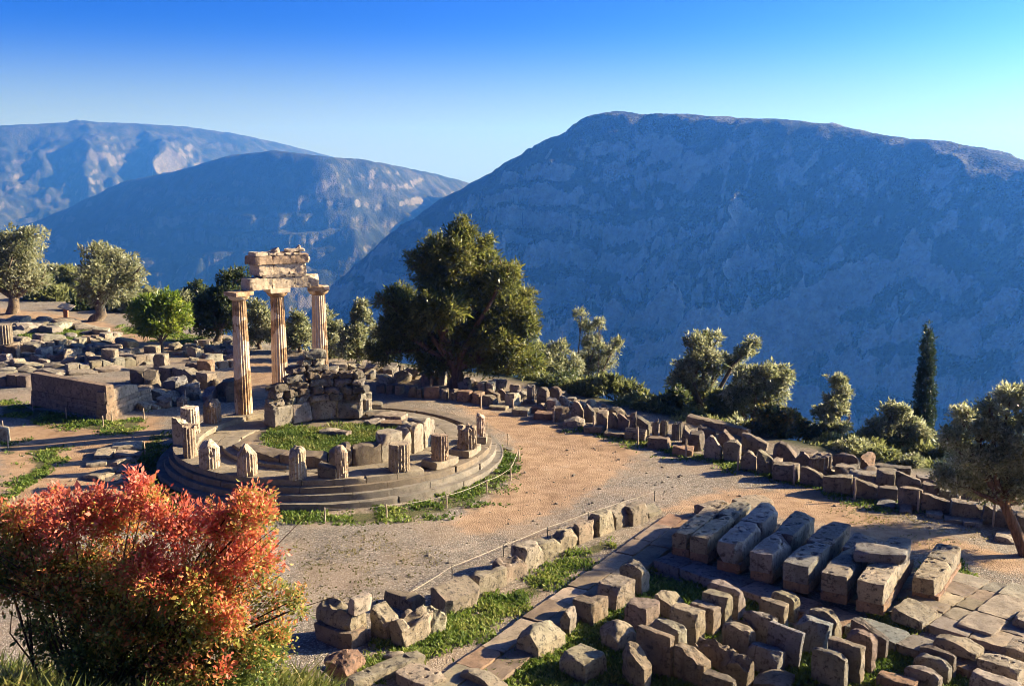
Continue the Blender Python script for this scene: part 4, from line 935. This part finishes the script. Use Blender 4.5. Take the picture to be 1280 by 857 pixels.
for px, yb, yt, w, t, sh, lb in ((139, 458, 435, .95, 't', 'block', 'upright square pillar block in the middle of the left ruins'), (191, 449, 431, .9, 't', 'block', 'upright pillar block left of the small leafy tree foot'), (202, 460, 441, .8, 't', 'block', 'shorter pillar block in front of the leafy tree foot'),
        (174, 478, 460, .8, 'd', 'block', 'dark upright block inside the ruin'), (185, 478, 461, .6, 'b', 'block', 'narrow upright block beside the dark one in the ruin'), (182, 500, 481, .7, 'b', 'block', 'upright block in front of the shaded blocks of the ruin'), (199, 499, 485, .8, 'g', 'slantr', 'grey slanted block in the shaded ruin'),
        (258, 465, 449, .9, 'r', 'block', 'reddish cube left of the leftmost tall column'), (245, 463, 452, 1.2, 'd', 'broken', 'dark boulder beside the reddish cube'), (110, 445, 430, .7, 'g', 'broken', 'rough standing stone in the left ruins'), (121, 457, 444, 1.0, 'g', 'round', 'half round stone in the left ruins'),
        (104, 429, 420, .9, 'p', 'round', 'pale half round stone on the left terrace wall'), (122, 429, 421, 1.0, 'p', 'round', 'second pale half round stone, right of its twin on the terrace wall')):
    p = GG(px, yb); loose('standing_stone', px, yb, w, .6, (yb - yt) / ppm(p), sh, t, lb, rz=R(-12), chips=4, group='standing stones of the left ruins')
p = GG(7, 446); v, f = lathe(lambda ph, t: flutes(ph, .55, 20), np.linspace(0, 1.3, 8), 80)
col_r = empty('drum_stack', p); tag(col_r, 'stack of fluted drums on a square base at the left border', 'column stub')
mesh('drum', *move((v, f), 0, 0, .9), M['marble'], col_r, sharp=60, color=TAN); mesh('base_block', *stone(1.5, 1.2, .95, sd(), 'block', 2), M['stone'], col_r, sharp=32, color=BROWN)
loose('stone_block', 16, 448, .8, .7, .9, 'block', 'r', 'reddish fluted block beside the drums at the left border', rz=.1)
loose('stone_block', 1, 552, .8, .5, .75, 'arch', 'p', 'pale rounded marker stone at the left border by the lawn', rz=.3)
loose('stone_block', 237, 557, .35, .3, .2, 'hump', 'p', 'tiny pale stone lying at the left rim of the platform', z=1.0)
loose('stone_block', 633, 561, .7, .3, .12, 'hump', 'p', 'pale pebble of marble in the weeds right of the platform', rz=-.6)

# ------------------------------------------------------------------ stakes, ropes, the little sign
def stake(px, yb, h, label, group, rad=.035, mat='wood', lean=0, z=None):
    p = G(px, yb, z) if z is not None else GG(px, yb); k = R(lean)
    v, f = tube([(0, 0, -.1), (.01, 0, h * .5), (math.sin(k) * h, 0, h), (math.sin(k) * h, 0, h + .01)], [rad, rad * .95, rad * .9, rad * .3], 7)
    o = mesh('stake', v, f, M[mat], None, p, sharp=60); tag(o, label, 'stake', group); return p + (math.sin(k) * h, 0, h * .93)
def rope(pts, label, sag=.06, rad=.009):
    P = []
    for a, b in zip(pts[:-1], pts[1:]):
        for t in np.linspace(0, 1, 7)[:-1]: q = a + (b - a) * t; P.append(q - (0, 0, sag * 4 * t * (1 - t)))
    P.append(pts[-1]); P = np.array(P); c = P[0].copy(); v, f = tube(P - c, [rad] * len(P), 5)
    tag(mesh('rope', v, f, M['rope'], None, c), label, 'rope')
for i, (x, y) in enumerate(posts):
    stake(x, y, .85, f"wooden stake in front of the roadside stones, {ORD[i]} from the left", 'wooden stakes along the roadside stones', .045, lean=random.Random(i).uniform(-3, 3))
tops = [stake(x, y, .55, f"short stake on the rope in front of the platform, {ORD[i]} from the left", 'stakes around the platform') for i, (x, y) in enumerate([(237, 632), (406, 652), (483, 648), (558, 635), (608, 616), (638, 600), (648, 576), (635, 556), (609, 541)])]
rope(tops[1:], 'pale rope strung between short stakes round the right front of the platform')
rods = [stake(x, y, .42, f"thin iron rod on the path side of the wall line, {ORD[i]} from the near end", 'iron rods of the wall line rope', .018, 'iron') for i, (x, y) in enumerate([(565, 722), (629, 695), (684, 672), (735, 653), (775, 640), (818, 626)])]
e0 = GG(505, 752) + (0, 0, .2); rope([e0] + rods, 'pale rope along the path side of the wall line', .02, .012)
for i, (x, y) in enumerate([(4, 541), (10, 560), (41, 514), (83, 524), (129, 535), (180, 525), (181, 569), (229, 513), (140, 528)]):
    stake(x, y, .62, f"thin stake by the path left of the platform, {ORD[i]} in reading order", 'stakes left of the platform', .03)
for i, (x, y) in enumerate([(175, 420), (185, 426), (232, 506)]):
    stake(x, y, .8, f"small stake beside the small leafy tree path, {ORD[i]} from the left", 'stakes by the upper path', .04)
p = GG(83, 398); sg = empty('lectern_sign', p); tag(sg, 'brown lectern sign with slanted board at the upper left terrace', 'sign')
mesh('post', *move(stone(.35, .3, .95, 5, 'block', 0, 0, .2, .02)), M['signpost'], sg, sharp=32); mesh('board', *move(stone(1.15, .8, .07, 6, 'block', 0, 0, .2, .01), .1, -.05, .98, R(-15), R(22), R(12)), M['signboard'], sg, sharp=32)

# ------------------------------------------------------------------ trees and bushes
def leaves(rg, lobes, n, size, cols, clump, up=.3, narrow=.36, shell=.55, jit=.25, colf=None, droop=0, gaps=-.42, sub=0, face=.6):
    """Many small leaf faces on twig tufts spread through the lobes."""
    L = np.array(lobes)
    if sub:                                    # break every lobe into smaller knobs so the crown reads as clumps
        S_ = []
        for l in L:
            S_.append([*l[:3], *(l[3:6] * .78)])
            for _ in range(sub):
                u = rg.normal(size=3); u[2] = abs(u[2]) * .8 + u[2] * .4; u /= np.linalg.norm(u); S_.append([*(l[:3] + u * l[3:6] * rg.uniform(.55, .85)), *(l[3:6] * rg.uniform(.24, .48))])
        L = np.array(S_)
    vol = (L[:, 3] * L[:, 4] * L[:, 5]) ** .72; pr = vol / vol.sum(); nt = max(20, n // clump)
    k = rg.choice(len(L), nt, p=pr); d = rg.normal(size=(nt, 3)); d /= np.linalg.norm(d, axis=1, keepdims=True)
    rad = np.clip(1 - np.abs(rg.normal(0, shell, nt)), .05, 1.0) + rg.normal(0, .07, nt)
    bump_ = 1 + .22 * fbm(d * 2.1 + k[:, None] * 3.7, 5, 3)
    c = L[k, :3] + d * L[k, 3:6] * (rad * bump_)[:, None]
    keep = fbm(c / (np.mean(L[:, 3]) * .55), 9, 3) > gaps; c, d, k = c[keep], d[keep], k[keep]; nt = len(c)
    ii = np.repeat(np.arange(nt), clump); m = len(ii); sp = np.mean(L[:, 3]) * jit
    dirn = d[ii] + rg.normal(0, .55, (m, 3)) + (0, 0, up); dirn /= np.linalg.norm(dirn, axis=1, keepdims=True)
    t = rg.uniform(0, 1, m)[:, None]; pos = c[ii] + dirn * sp * t * 1.3 + rg.normal(0, sp * .28, (m, 3)); pos[:, 2] -= droop * t[:, 0]
    ld = dirn + rg.normal(0, .6, (m, 3)); ld /= np.linalg.norm(ld, axis=1, keepdims=True)
    sd_ = np.cross(ld, d[ii] * face + (0, 0, .25) + rg.normal(0, .6, (m, 3))); sd_ /= np.linalg.norm(sd_, axis=1, keepdims=True) + 1e-9
    l = size * np.exp(rg.normal(-.03, .33, m))[:, None]; w = l * narrow
    nrm = np.cross(ld, sd_) * l * .12
    v = np.stack([pos, pos + ld * l * .5 + sd_ * w * .5 + nrm, pos + ld * l, pos + ld * l * .5 - sd_ * w * .5 + nrm], 1).reshape(-1, 3)
    f = np.arange(m * 4).reshape(-1, 4)
    if colf is None:
        tt = np.clip(.5 + .3 * fbm(c / (sp * 3), 3, 2)[ii] + rg.normal(0, .22, m), 0, .999)[:, None]; C = np.array(cols); q = tt[:, 0] * (len(C) - 1); a = q.astype(int)
        col = C[a] + (C[np.minimum(a + 1, len(C) - 1)] - C[a]) * (q - a)[:, None]
    else: col = colf(pos, rg)
    return v, f, np.repeat(col, 4, 0)
OLIVE = ((.10, .115, .045), (.20, .21, .09), (.32, .32, .17), (.46, .45, .29))
JUN = ((.042, .055, .012), (.090, .105, .022), (.165, .17, .036), (.25, .23, .055))
CYP = ((.012, .022, .008), (.022, .036, .012), (.035, .05, .018))
GREEN = ((.06, .11, .012), (.13, .20, .022), (.22, .28, .035), (.30, .30, .05))
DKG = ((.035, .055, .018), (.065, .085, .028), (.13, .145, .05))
SHRUB = ((.10, .12, .035), (.19, .205, .065), (.30, .30, .12))
def tree(name, base, lobes_px, n, size, cols, label, cat='tree', group=None, trunk_r=.2, seed=1, depth=.55, clump=14, lean=(0, 0), narrow=.36, shell=.5, jit=.46, bark=(.20, .15, .10), extra=None, Y=None, zb=None, up=.3, th=.35, flat=1.0, gaps=-.3, sub=7):
    rg = np.random.default_rng(seed); p = np.array(base, float); k = ppm(p); root = empty(name, p); tag(root, label, cat, group)
    lobes = []
    for i, l in enumerate(lobes_px):
        px, py, r1 = l[:3]; r2 = l[3] if len(l) > 3 else r1
        q = AY(px, py, p[1]); r_ = r1 / k; off = (l[4] if len(l) > 4 else rg.uniform(-1, 1) * depth) * r_
        q = AY(px, py, p[1] + off) - p; lobes.append((*q, r_, r_ * flat, r2 / k))
    v, f, col = leaves(rg, lobes, n, size, cols, clump, narrow=narrow, shell=shell, jit=jit, up=up, gaps=gaps, sub=sub)
    mesh('crown', v, f, M['leaf'], root, attrs={'col': col}, smooth=False)
    La = np.array(lobes); cen = La[:, :3].mean(0); zlow = La[:, 2].min(); fork = np.array([lean[0], lean[1], 0]) + cen * [.3, .3, 0] + (0, 0, max(.25 * cen[2], min(th * cen[2], zlow)))
    mb = MB(); mid = fork * .5 + rg.normal(0, trunk_r * .5, 3) * (1, 1, 0)
    mb.add(tube([(0, 0, -.3), fork * .08, mid, fork], [trunk_r * 1.5, trunk_r * 1.1, trunk_r * .9, trunk_r * .8], 9))
    for l in La:
        q = l[:3]; m_ = fork + (q - fork) * .5 + rg.normal(0, .12, 3) * np.linalg.norm(q - fork) * .8
        mb.add(tube([fork - (0, 0, .1), m_, q], [trunk_r * .6, trunk_r * .36, trunk_r * .12], 6))
        for _ in range(4):
            e = q + rg.normal(0, .55, 3) * l[3:6]; mb.add(tube([m_ * .4 + q * .6, (q + e) / 2 + rg.normal(0, .08, 3), e], [trunk_r * .2, trunk_r * .12, trunk_r * .04], 5))
    v, f = mb.get(); mesh('trunk', v, f, M['bark'], root, color=bark)
    return root
# the big conifer behind the platform
tree('conifer', GG(568, 484), [(572, 296, 17, 20), (596, 305, 16, 18), (545, 310, 18, 18), (568, 318, 26), (526, 326, 18, 16), (605, 330, 24), (535, 345, 20), (630, 350, 24), (575, 352, 36), (645, 378, 22), (612, 385, 40), (556, 384, 40), (524, 402, 26), (500, 382, 24), (486, 377, 16, 12), (495, 415, 34, 24), (530, 430, 46, 30), (580, 425, 48, 34), (630, 420, 42, 34), (655, 405, 22, 26),
     (640, 448, 34, 22), (600, 450, 34, 20), (480, 440, 22, 16), (545, 455, 30, 14), (660, 455, 20, 16)], 170000, .20, JUN, 'tall dense yellow green conifer towering behind the round platform', trunk_r=.42, seed=2, depth=1.0, clump=18, narrow=.26, jit=.42, shell=.30, sub=6, up=.2, flat=.95, bark=(.16, .095, .055), th=.34, gaps=-.36)
og = 'olive trees along the terrace edge'
# left
tree('olive_tree', GG(16, 392), [(20, 312, 30, 26), (40, 300, 18), (0, 330, 34), (40, 330, 24), (22, 345, 36, 22), (-20, 340, 34), (48, 352, 16, 12)], 26000, .26, OLIVE, 'olive tree with dark trunk at the far left border', group=og, trunk_r=.5, seed=3)
tree('olive_tree', GG(119, 401), [(122, 318, 16, 14), (135, 330, 26), (150, 335, 24), (125, 345, 28), (160, 352, 24), (140, 360, 34, 22), (112, 362, 20, 14), (168, 345, 16), (118, 372, 16, 8)], 24000, .26, OLIVE, 'olive tree with short bent trunk left of the small leafy tree', group=og, trunk_r=.5, seed=4)
tree('leafy_tree', GG(202, 440), [(200, 392, 34, 20), (180, 395, 22, 18), (222, 395, 20, 20), (200, 378, 26, 10), (212, 408, 24, 14), (188, 410, 22, 12)], 22000, .22, GREEN, 'small bright green leafy tree left of the tall columns', trunk_r=.12, seed=5, th=.3, shell=.4)
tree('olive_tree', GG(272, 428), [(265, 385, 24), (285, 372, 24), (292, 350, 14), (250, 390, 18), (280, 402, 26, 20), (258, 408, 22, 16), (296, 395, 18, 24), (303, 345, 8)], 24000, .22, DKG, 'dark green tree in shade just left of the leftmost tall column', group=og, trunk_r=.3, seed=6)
for i, (bx, by, lb, n, lab) in enumerate((
    (325, 436, [(325, 398, 18, 16), (318, 420, 20, 14), (338, 415, 14, 16), (322, 385, 10)], 9000, 'pale olive seen between the left and middle tall columns'),
    (375, 440, [(370, 415, 16, 18), (380, 425, 18, 14), (362, 428, 14, 12), (372, 400, 10)], 9000, 'olive seen between the middle and right tall columns'),
    (412, 446, [(405, 400, 12, 20), (412, 420, 18, 18), (402, 435, 18, 14), (418, 440, 14, 12)], 10000, 'olive just right of the rightmost tall column'),
    (447, 455, [(450, 385, 9, 10), (452, 400, 13, 14), (445, 420, 20, 18), (435, 438, 20, 14), (458, 438, 18, 14), (468, 415, 8)], 14000, 'slender silver olive between the tall columns and the big conifer'))):
    tree('olive_tree', GG(bx, by), lb, n, .2, OLIVE, lab, group=og, trunk_r=.16, seed=20 + i)
def off(px, py, Y, z): q = AY(px, py, Y); return (q[0], Y, z)
def edge_tree(name, px, py, dY, lobes, n, size, cols, label, **kw):
    p = GG(px, py); y = p[1] + dY; q = AY(px, py, y); z = float(ground_z(np.array([q[0]]), np.array([y]))[0]); return tree(name, (q[0], y, z), lobes, n, size, cols, label, **kw)
edge_tree('olive_tree', 700, 486, 5, [(700, 440, 14, 18), (690, 455, 18, 16), (712, 460, 16, 16), (702, 470, 20, 12), (680, 470, 14)], 12000, .18, OLIVE, 'round silvery olive at the right foot of the big conifer', group=og, trunk_r=.15, seed=31)
edge_tree('olive_tree', 742, 490, 5, [(727, 395, 9, 12), (735, 412, 13, 12), (750, 405, 7, 8), (742, 432, 17, 14), (762, 440, 13, 16), (732, 452, 18, 16), (752, 458, 20, 14), (728, 470, 16, 14), (770, 430, 7, 9)], 17000, .17, OLIVE, 'tall slender olive with a pointed top right of the big conifer', group=og, trunk_r=.16, seed=32)
edge_tree('shrub', 770, 508, 3, [(745, 485, 18, 12), (765, 485, 18, 14), (785, 492, 18, 14), (800, 500, 12, 14), (735, 492, 12, 10)], 14000, .2, SHRUB, 'feathery yellow green shrub behind the roadside stones', cat='bush', trunk_r=.06, seed=33, up=1.2)
edge_tree('olive_tree', 880, 535, 6, [(872, 428, 16, 14), (890, 425, 14, 12), (880, 448, 22, 16), (862, 462, 20, 16), (895, 460, 18, 14), (848, 480, 16, 18), (876, 485, 26, 18), (915, 450, 12, 9), (930, 440, 12, 9), (941, 430, 9, 8), (850, 505, 20, 18), (875, 510, 24, 16)], 30000, .17, OLIVE, 'broad olive with a branch reaching out to the right over the valley', group=og, trunk_r=.25, seed=34)
edge_tree('olive_tree', 940, 540, 4, [(935, 470, 18, 14), (955, 465, 20, 12), (975, 470, 18, 12), (945, 490, 24, 16), (970, 495, 20, 16), (985, 478, 12, 10), (920, 500, 20, 18), (955, 515, 24, 14)], 22000, .16, OLIVE, 'silvery olive whose flat crown overhangs right of the reaching branch', group=og, trunk_r=.2, seed=35)
edge_tree('shrub', 970, 558, 2.5, [(960, 520, 18, 14), (985, 525, 20, 14), (1005, 538, 18, 12), (970, 540, 22, 14), (945, 540, 18, 12), (1020, 548, 14, 10)], 18000, .15, ((.025, .035, .01), (.05, .06, .015), (.13, .12, .03), (.19, .12, .03)), 'dark broad leaved bush with yellow and orange tips', cat='bush', trunk_r=.07, seed=36, narrow=.6)
edge_tree('olive_tree', 1040, 570, 4, [(1048, 480, 13, 12), (1056, 492, 10, 10), (1040, 500, 12, 10), (1052, 510, 14, 12), (1035, 518, 16, 14), (1045, 535, 18, 12), (1025, 540, 14, 12)], 13000, .15, OLIVE, 'small twisted olive with bare curved trunk showing, left of the cypress', group=og, trunk_r=.13, seed=37)
edge_tree('shrub', 1075, 575, 3, [(1060, 556, 20, 10), (1085, 560, 22, 12), (1110, 568, 20, 12), (1140, 575, 22, 14), (1040, 552, 14, 8), (1160, 570, 18, 14)], 16000, .14, SHRUB, 'yellow green scrub bank behind the right end of the roadside stones', cat='bush', trunk_r=.05, seed=38)
edge_tree('olive_tree', 1115, 580, 5, [(1115, 515, 16, 12), (1125, 530, 20, 14), (1100, 535, 20, 14), (1140, 535, 16, 14), (1085, 550, 18, 12), (1120, 552, 24, 14), (1150, 545, 16, 14)], 22000, .15, OLIVE, 'low spreading olive in front of the cypress foot', group=og, trunk_r=.18, seed=39)
# the cypress on the slope below
def cypress():
    Y = 62.; top = AY(1161, 411, Y); bot = AY(1152, 560, Y); zb = float(ground_z(np.array([bot[0]]), np.array([Y]))[0]); root = empty('cypress', (bot[0], Y, zb)); tag(root, 'slim dark cypress rising alone against the blue mountain', 'tree')
    rg = np.random.default_rng(4); n = 40; lob = []
    for i in range(n):
        t = i / (n - 1); q = bot + (top - bot) * t; r_ = .74 * (1 - t * .62) * (1 if t < .93 else .6); lob.append((q[0] - bot[0] + rg.normal(0, .03), rg.normal(0, .03), q[2] - zb, r_, r_, .35))
    v, f, col = leaves(rg, lob, 26000, .13, CYP, 12, up=1.6, narrow=.3, shell=.22, jit=.22); mesh('crown', v, f, M['leaf'], root, attrs={'col': col}, smooth=False)
    v, f = tube([(0, 0, -.5), (top[0] - bot[0]) * np.array([.5, 0, 0]) + (0, 0, (top[2] - zb) * .5), (top[0] - bot[0], 0, top[2] - zb)], [.22, .14, .03]); mesh('trunk', v, f, M['bark'], root, color=(.18, .13, .09))
cypress()
# the olive at the right border
tree('olive_tree', GG(1283, 694), [(1262, 500, 20, 16), (1240, 512, 18, 14), (1205, 520, 16, 12), (1225, 535, 28, 20), (1260, 540, 30, 24), (1195, 550, 22, 18), (1215, 575, 34, 22), (1255, 580, 36, 26), (1290, 560, 36, 34), (1310, 520, 34, 30), (1195, 600, 26, 18), (1235, 612, 32, 18), (1280, 610, 34, 24), (1330, 570, 40, 36), (1360, 540, 34, 34), (1345, 610, 34, 24), (1290, 495, 24, 18)],
     95000, .115, tuple(tuple(min(.6, q * 1.25) for q in c) for c in OLIVE), 'large silvery olive with leaning trunk at the right border', group=og, lean=(-.7, 0), trunk_r=.2, seed=41, depth=.9, bark=(.17, .10, .06), th=.5)
tree('olive_tree', (22.6, 38.8, gz((22.6, 38.8))), [(1415, 450, 38, 36), (1450, 430, 42, 38), (1465, 490, 42, 40), (1420, 500, 36, 32), (1410, 415, 32, 30), (1445, 390, 34, 30)], 26000, .15, OLIVE, 'unseen olive added beyond the right border to shade the long beams', group=og, trunk_r=.25, seed=42, depth=.9)  # out-of-view tree, added so that its shadow falls on the beams
# bushes of the left hillside and behind the ruins
for i, (px, py, dY, rw, rh, c, lab) in enumerate((
    (60, 385, 6, 26, 14, SHRUB, 'low olive green bush behind the lectern sign'), (92, 378, 16, 28, 20, SHRUB, 'rounded bush between the two left olives'), (70, 368, 30, 30, 18, OLIVE, 'far grey green bush on the left hillside'), (40, 376, 22, 28, 16, SHRUB, 'bush behind the trunk of the far left olive'),
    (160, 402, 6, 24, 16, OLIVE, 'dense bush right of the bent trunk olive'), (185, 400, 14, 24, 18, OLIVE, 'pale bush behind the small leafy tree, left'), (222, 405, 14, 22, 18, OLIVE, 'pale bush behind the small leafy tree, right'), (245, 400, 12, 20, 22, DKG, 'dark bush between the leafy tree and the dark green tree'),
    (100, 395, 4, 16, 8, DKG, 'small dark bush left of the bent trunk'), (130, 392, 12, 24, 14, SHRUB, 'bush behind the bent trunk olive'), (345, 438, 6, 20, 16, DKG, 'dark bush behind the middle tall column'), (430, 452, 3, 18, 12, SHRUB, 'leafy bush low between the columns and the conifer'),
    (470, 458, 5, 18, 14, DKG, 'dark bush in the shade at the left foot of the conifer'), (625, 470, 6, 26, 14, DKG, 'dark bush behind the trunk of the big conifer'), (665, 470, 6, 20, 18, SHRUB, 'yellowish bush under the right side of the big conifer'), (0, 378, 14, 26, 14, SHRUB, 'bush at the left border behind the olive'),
    (820, 525, 3, 12, 10, DKG, 'small dark bush in the gap of the tree line'), (845, 530, 3, 20, 22, DKG, 'dark bush at the left foot of the broad olive'), (905, 530, 3, 24, 20, SHRUB, 'pale bush below the broad olive'), (1185, 590, 4, 26, 18, SHRUB, 'green bush behind the right end of the stone row'))):
    p = GG(px, py); edge_tree('shrub', px, py, dY, [(px, py - rh, rw, rh), (px - rw * .6, py - rh * .5, rw * .6, rh * .6), (px + rw * .6, py - rh * .6, rw * .6, rh * .7), (px + rw * .1, py - rh * 1.5, rw * .5, rh * .6)], 8000, .004 * p[1] if p[1] > 40 else .17, c, lab, cat='bush', group='bushes on the terrace edge', trunk_r=.07, seed=60 + i, th=.2)

_place = ['at the right foot of the big conifer', 'under the round silvery olive', 'below the tall slender olive', 'right of the tall slender olive', 'at the left end of the tree line gap', 'in the open gap in the tree line', 'at the foot of the broad olive', 'under the reaching branch', 'below the silvery flat crowned olive', 'left of the dark broad leaved bush', 'under the twisted olive', 'between the twisted olive and the cypress', 'before the low spreading olive', 'below the cypress', 'near the right border olive']
for i, (px, py, c) in enumerate(((672, 480, SHRUB), (700, 488, DKG), (722, 494, SHRUB), (790, 512, SHRUB), (812, 518, SHRUB), (828, 522, DKG), (862, 532, SHRUB), (892, 538, SHRUB), (925, 545, OLIVE), (950, 550, SHRUB), (1030, 568, SHRUB), (1064, 574, OLIVE), (1100, 582, SHRUB), (1135, 588, OLIVE), (1170, 594, SHRUB))):
    rw, rh = 17 + (i * 7) % 9, 9 + (i * 5) % 7
    edge_tree('shrub', px, py, 1.6, [(px, py - rh * .7, rw, rh), (px - rw * .7, py - rh * .3, rw * .6, rh * .6), (px + rw * .7, py - rh * .4, rw * .6, rh * .7)], 7000, .15, c, 'low leafy bush behind the roadside stones, ' + _place[i], cat='bush', group='low bushes behind the roadside stones', trunk_r=.05, seed=160 + i, th=.2)

# ------------------------------------------------------------------ the red bush in front
def red_bush():
    Y = 11.6; zb = 7.3; base = np.array(AY(120, 840, Y)); base[2] = gz(base) - .05; root = empty('autumn_bush', base); tag(root, 'large bush in autumn colours, scarlet on top and green below, filling the lower left', 'bush')
    rg = np.random.default_rng(8); k = F / (Y * c_ + 5 * s_); lob = []
    for px, py, r1, r2, dy in ((30, 735, 40, 36, .1), (75, 760, 44, 36, -.1), (60, 800, 34, 30, .2), (110, 820, 44, 34, -.2), (150, 845, 40, 30, .1), (160, 760, 50, 40, .2), (250, 745, 50, 40, -.3), (40, 650, 40, 36, .2), (90, 640, 44, 38, -.2), (150, 635, 46, 40, .3), (180, 615, 34, 30, .0), (225, 650, 44, 40, -.2), (275, 650, 40, 34, .2), (310, 640, 34, 34, 0), (325, 625, 22, 24, .2), (10, 690, 40, 44, .2), (70, 700, 56, 46, 0), (140, 705, 56, 50, .4), (210, 715, 56, 46, -.3), (280, 710, 50, 44, .1),
            (320, 690, 34, 34, -.1), (335, 740, 26, 34, .2), (280, 770, 46, 44, -.3), (200, 790, 60, 50, .1), (230, 830, 60, 40, -.2), (310, 815, 44, 44, 0), (345, 800, 32, 34, .3), (130, 790, 50, 44, -.2), (180, 850, 60, 30, .2), (370, 760, 16, 16, 0), (375, 745, 10, 12, 0), (20, 640, 24, 26, 0), (170, 600, 14, 18, 0), (60, 612, 16, 14, 0), (300, 612, 18, 16, 0), (265, 860, 50, 26, 0)):
        q = AY(px, py + (10 if py < 720 else 0), Y + dy) - base; lob.append((*q, r1 / k * 1.08, r1 / k, r2 / k * 1.05))
    def colf(pos, rg):
        m = len(pos); w = pos + base; d_ = w - (0, 0, CH); dep = d_[:, 1] * c_ - d_[:, 2] * s_
        hgt = pos[:, 2] / 2.2; out = np.abs(pos[:, 0]) / 1.6
        t = hgt * .92 - .19 + .36 * fbm(pos * 2.3, 4, 3) + rg.normal(0, .25, m)
        low = (fbm(pos * 1.1 + 9, 14, 2) > .05) & (hgt < .42)
        t = np.where(low, t + .5, t)
        C = np.array([(.10, .14, .028), (.22, .26, .05), (.32, .31, .07), (.44, .34, .08), (.56, .25, .08), (.62, .17, .075), (.62, .10, .06), (.68, .21, .13)]); q = np.clip(t, 0, .999) * (len(C) - 1); a = q.astype(int)
        c = C[a] + (C[np.minimum(a + 1, len(C) - 1)] - C[a]) * (q - a)[:, None]; return c * rg.uniform(.7, 1.25, m)[:, None]
    v, f, col = leaves(rg, lob, 115000, .047, None, 11, up=.5, narrow=.48, shell=.55, jit=.42, colf=colf, gaps=-.36, sub=2, face=.1)
    mesh('foliage', v, f, M['redleaf'], root, attrs={'col': col}, smooth=False)
    mb = MB()
    for i in range(15):
        b = np.array([rg.uniform(-.75, .8), rg.uniform(-.2, .3), -.1]); l = np.array(lob[rg.integers(len(lob))][:3]) if i > 3 else np.array(lob[i * 2][:3]); m_ = (b + l) / 2 + rg.normal(0, .12, 3)
        mb.add(tube([b, b * .6 + m_ * .4, m_, l], [.028, .024, .017, .006], 6))
        for _ in range(5):
            e = l + rg.normal(0, .3, 3); mb.add(tube([m_, (m_ + e) / 2 + rg.normal(0, .05, 3), e], [.012, .008, .003], 5))
    for l in lob: mb.add(tube([np.array([l[0] * .4, 0, .3]), np.array(l[:3]) * .7, np.array(l[:3])], [.02, .012, .005], 5))
    v, f = mb.get(); mesh('stems', v, f, M['bark'], root, color=(.10, .05, .035))
red_bush()

# ------------------------------------------------------------------ grass and weeds
GREENS = ((.055, .10, .014), (.14, .20, .03), (.30, .31, .08)); DRY = ((.10, .10, .03), (.22, .19, .08), (.34, .28, .13))
blades('grass', [[(TX + 3.45 * math.sin(R(a)), TY - .1 + 3.45 * math.cos(R(a))) for a in range(0, 360, 15)]], 420, 'bright green grass filling the circle inside the temple platform', zf=lambda x, y: .72 + 0 * x, patch=.9, w=.035, hz=(.08, .2))
blades('grass', [GRASS['strip'], GRASS['court'], GRASS['gap']], 620, 'green grass and weeds of the court and along the wall line', w=.03, hz=(.05, .16), cols=GREENS)
blades('grass', [GRASS['ring'], GRASS['left'], GRASS['leftmid'], GRASS['leftlow'], GRASS['shade'], GRASS['row'], GRASS['back'], GRASS['mound']], 260, 'patchy green weeds round the platform and along the path', w=.04, hz=(.04, .13), cols=GREENS, seed=5)
blades('grass', [GRASS['slope']], 900, 'long mixed grass on the near slope round the red bush', w=.014, hz=(.10, .34), cols=((.06, .09, .015), (.16, .17, .04), (.36, .30, .13)), seed=6, patch=.9)
blades('dry_grass', [GRASS['dry'], wpoly([(360, 690), (520, 660), (560, 700), (440, 760), (360, 740)])], 60, 'thin dry weeds scattered on the gravel', w=.03, hz=(.03, .08), cols=DRY, seed=7, patch=.2)

def loose_stones():
    rg = np.random.default_rng(31); mb = MB(); polys = [wpoly([(360, 690), (560, 650), (640, 600), (700, 540), (860, 590), (830, 640), (640, 680), (500, 740), (400, 780)]), wpoly([(700, 530), (900, 600), (1200, 660), (1250, 700), (1000, 640), (800, 640)]), wpoly([(0, 560), (180, 535), (200, 600), (0, 640)]), wpoly([(470, 812), (760, 672), (770, 690), (600, 800), (500, 850)])]
    base = [stone(1, .8, .6, 900 + i, 'hump', 4, .05, .3, .2) for i in range(6)]
    for poly, n in zip(polys, (900, 500, 400, 160)):
        a = np.array(poly); lo, hi = a.min(0), a.max(0)
        for _ in range(n):
            x, y = rg.uniform(lo, hi)
            if not poly_in(np.array([x]), np.array([y]), poly)[0]: continue
            sz = min(.13, .035 * np.exp(rg.exponential(.4))); v, f = base[rg.integers(6)]
            mb.add(move((v * sz, f), x, y, gz((x, y)) - .01, rg.uniform(0, 6.28)))
    v, f = mb.get(); o = mesh('loose_stones', v, f, M['stone'], color=(.34, .29, .22), sharp=32); tag(o, 'small loose stones and gravel lying scattered over the path', 'gravel', kind='stuff')
loose_stones()
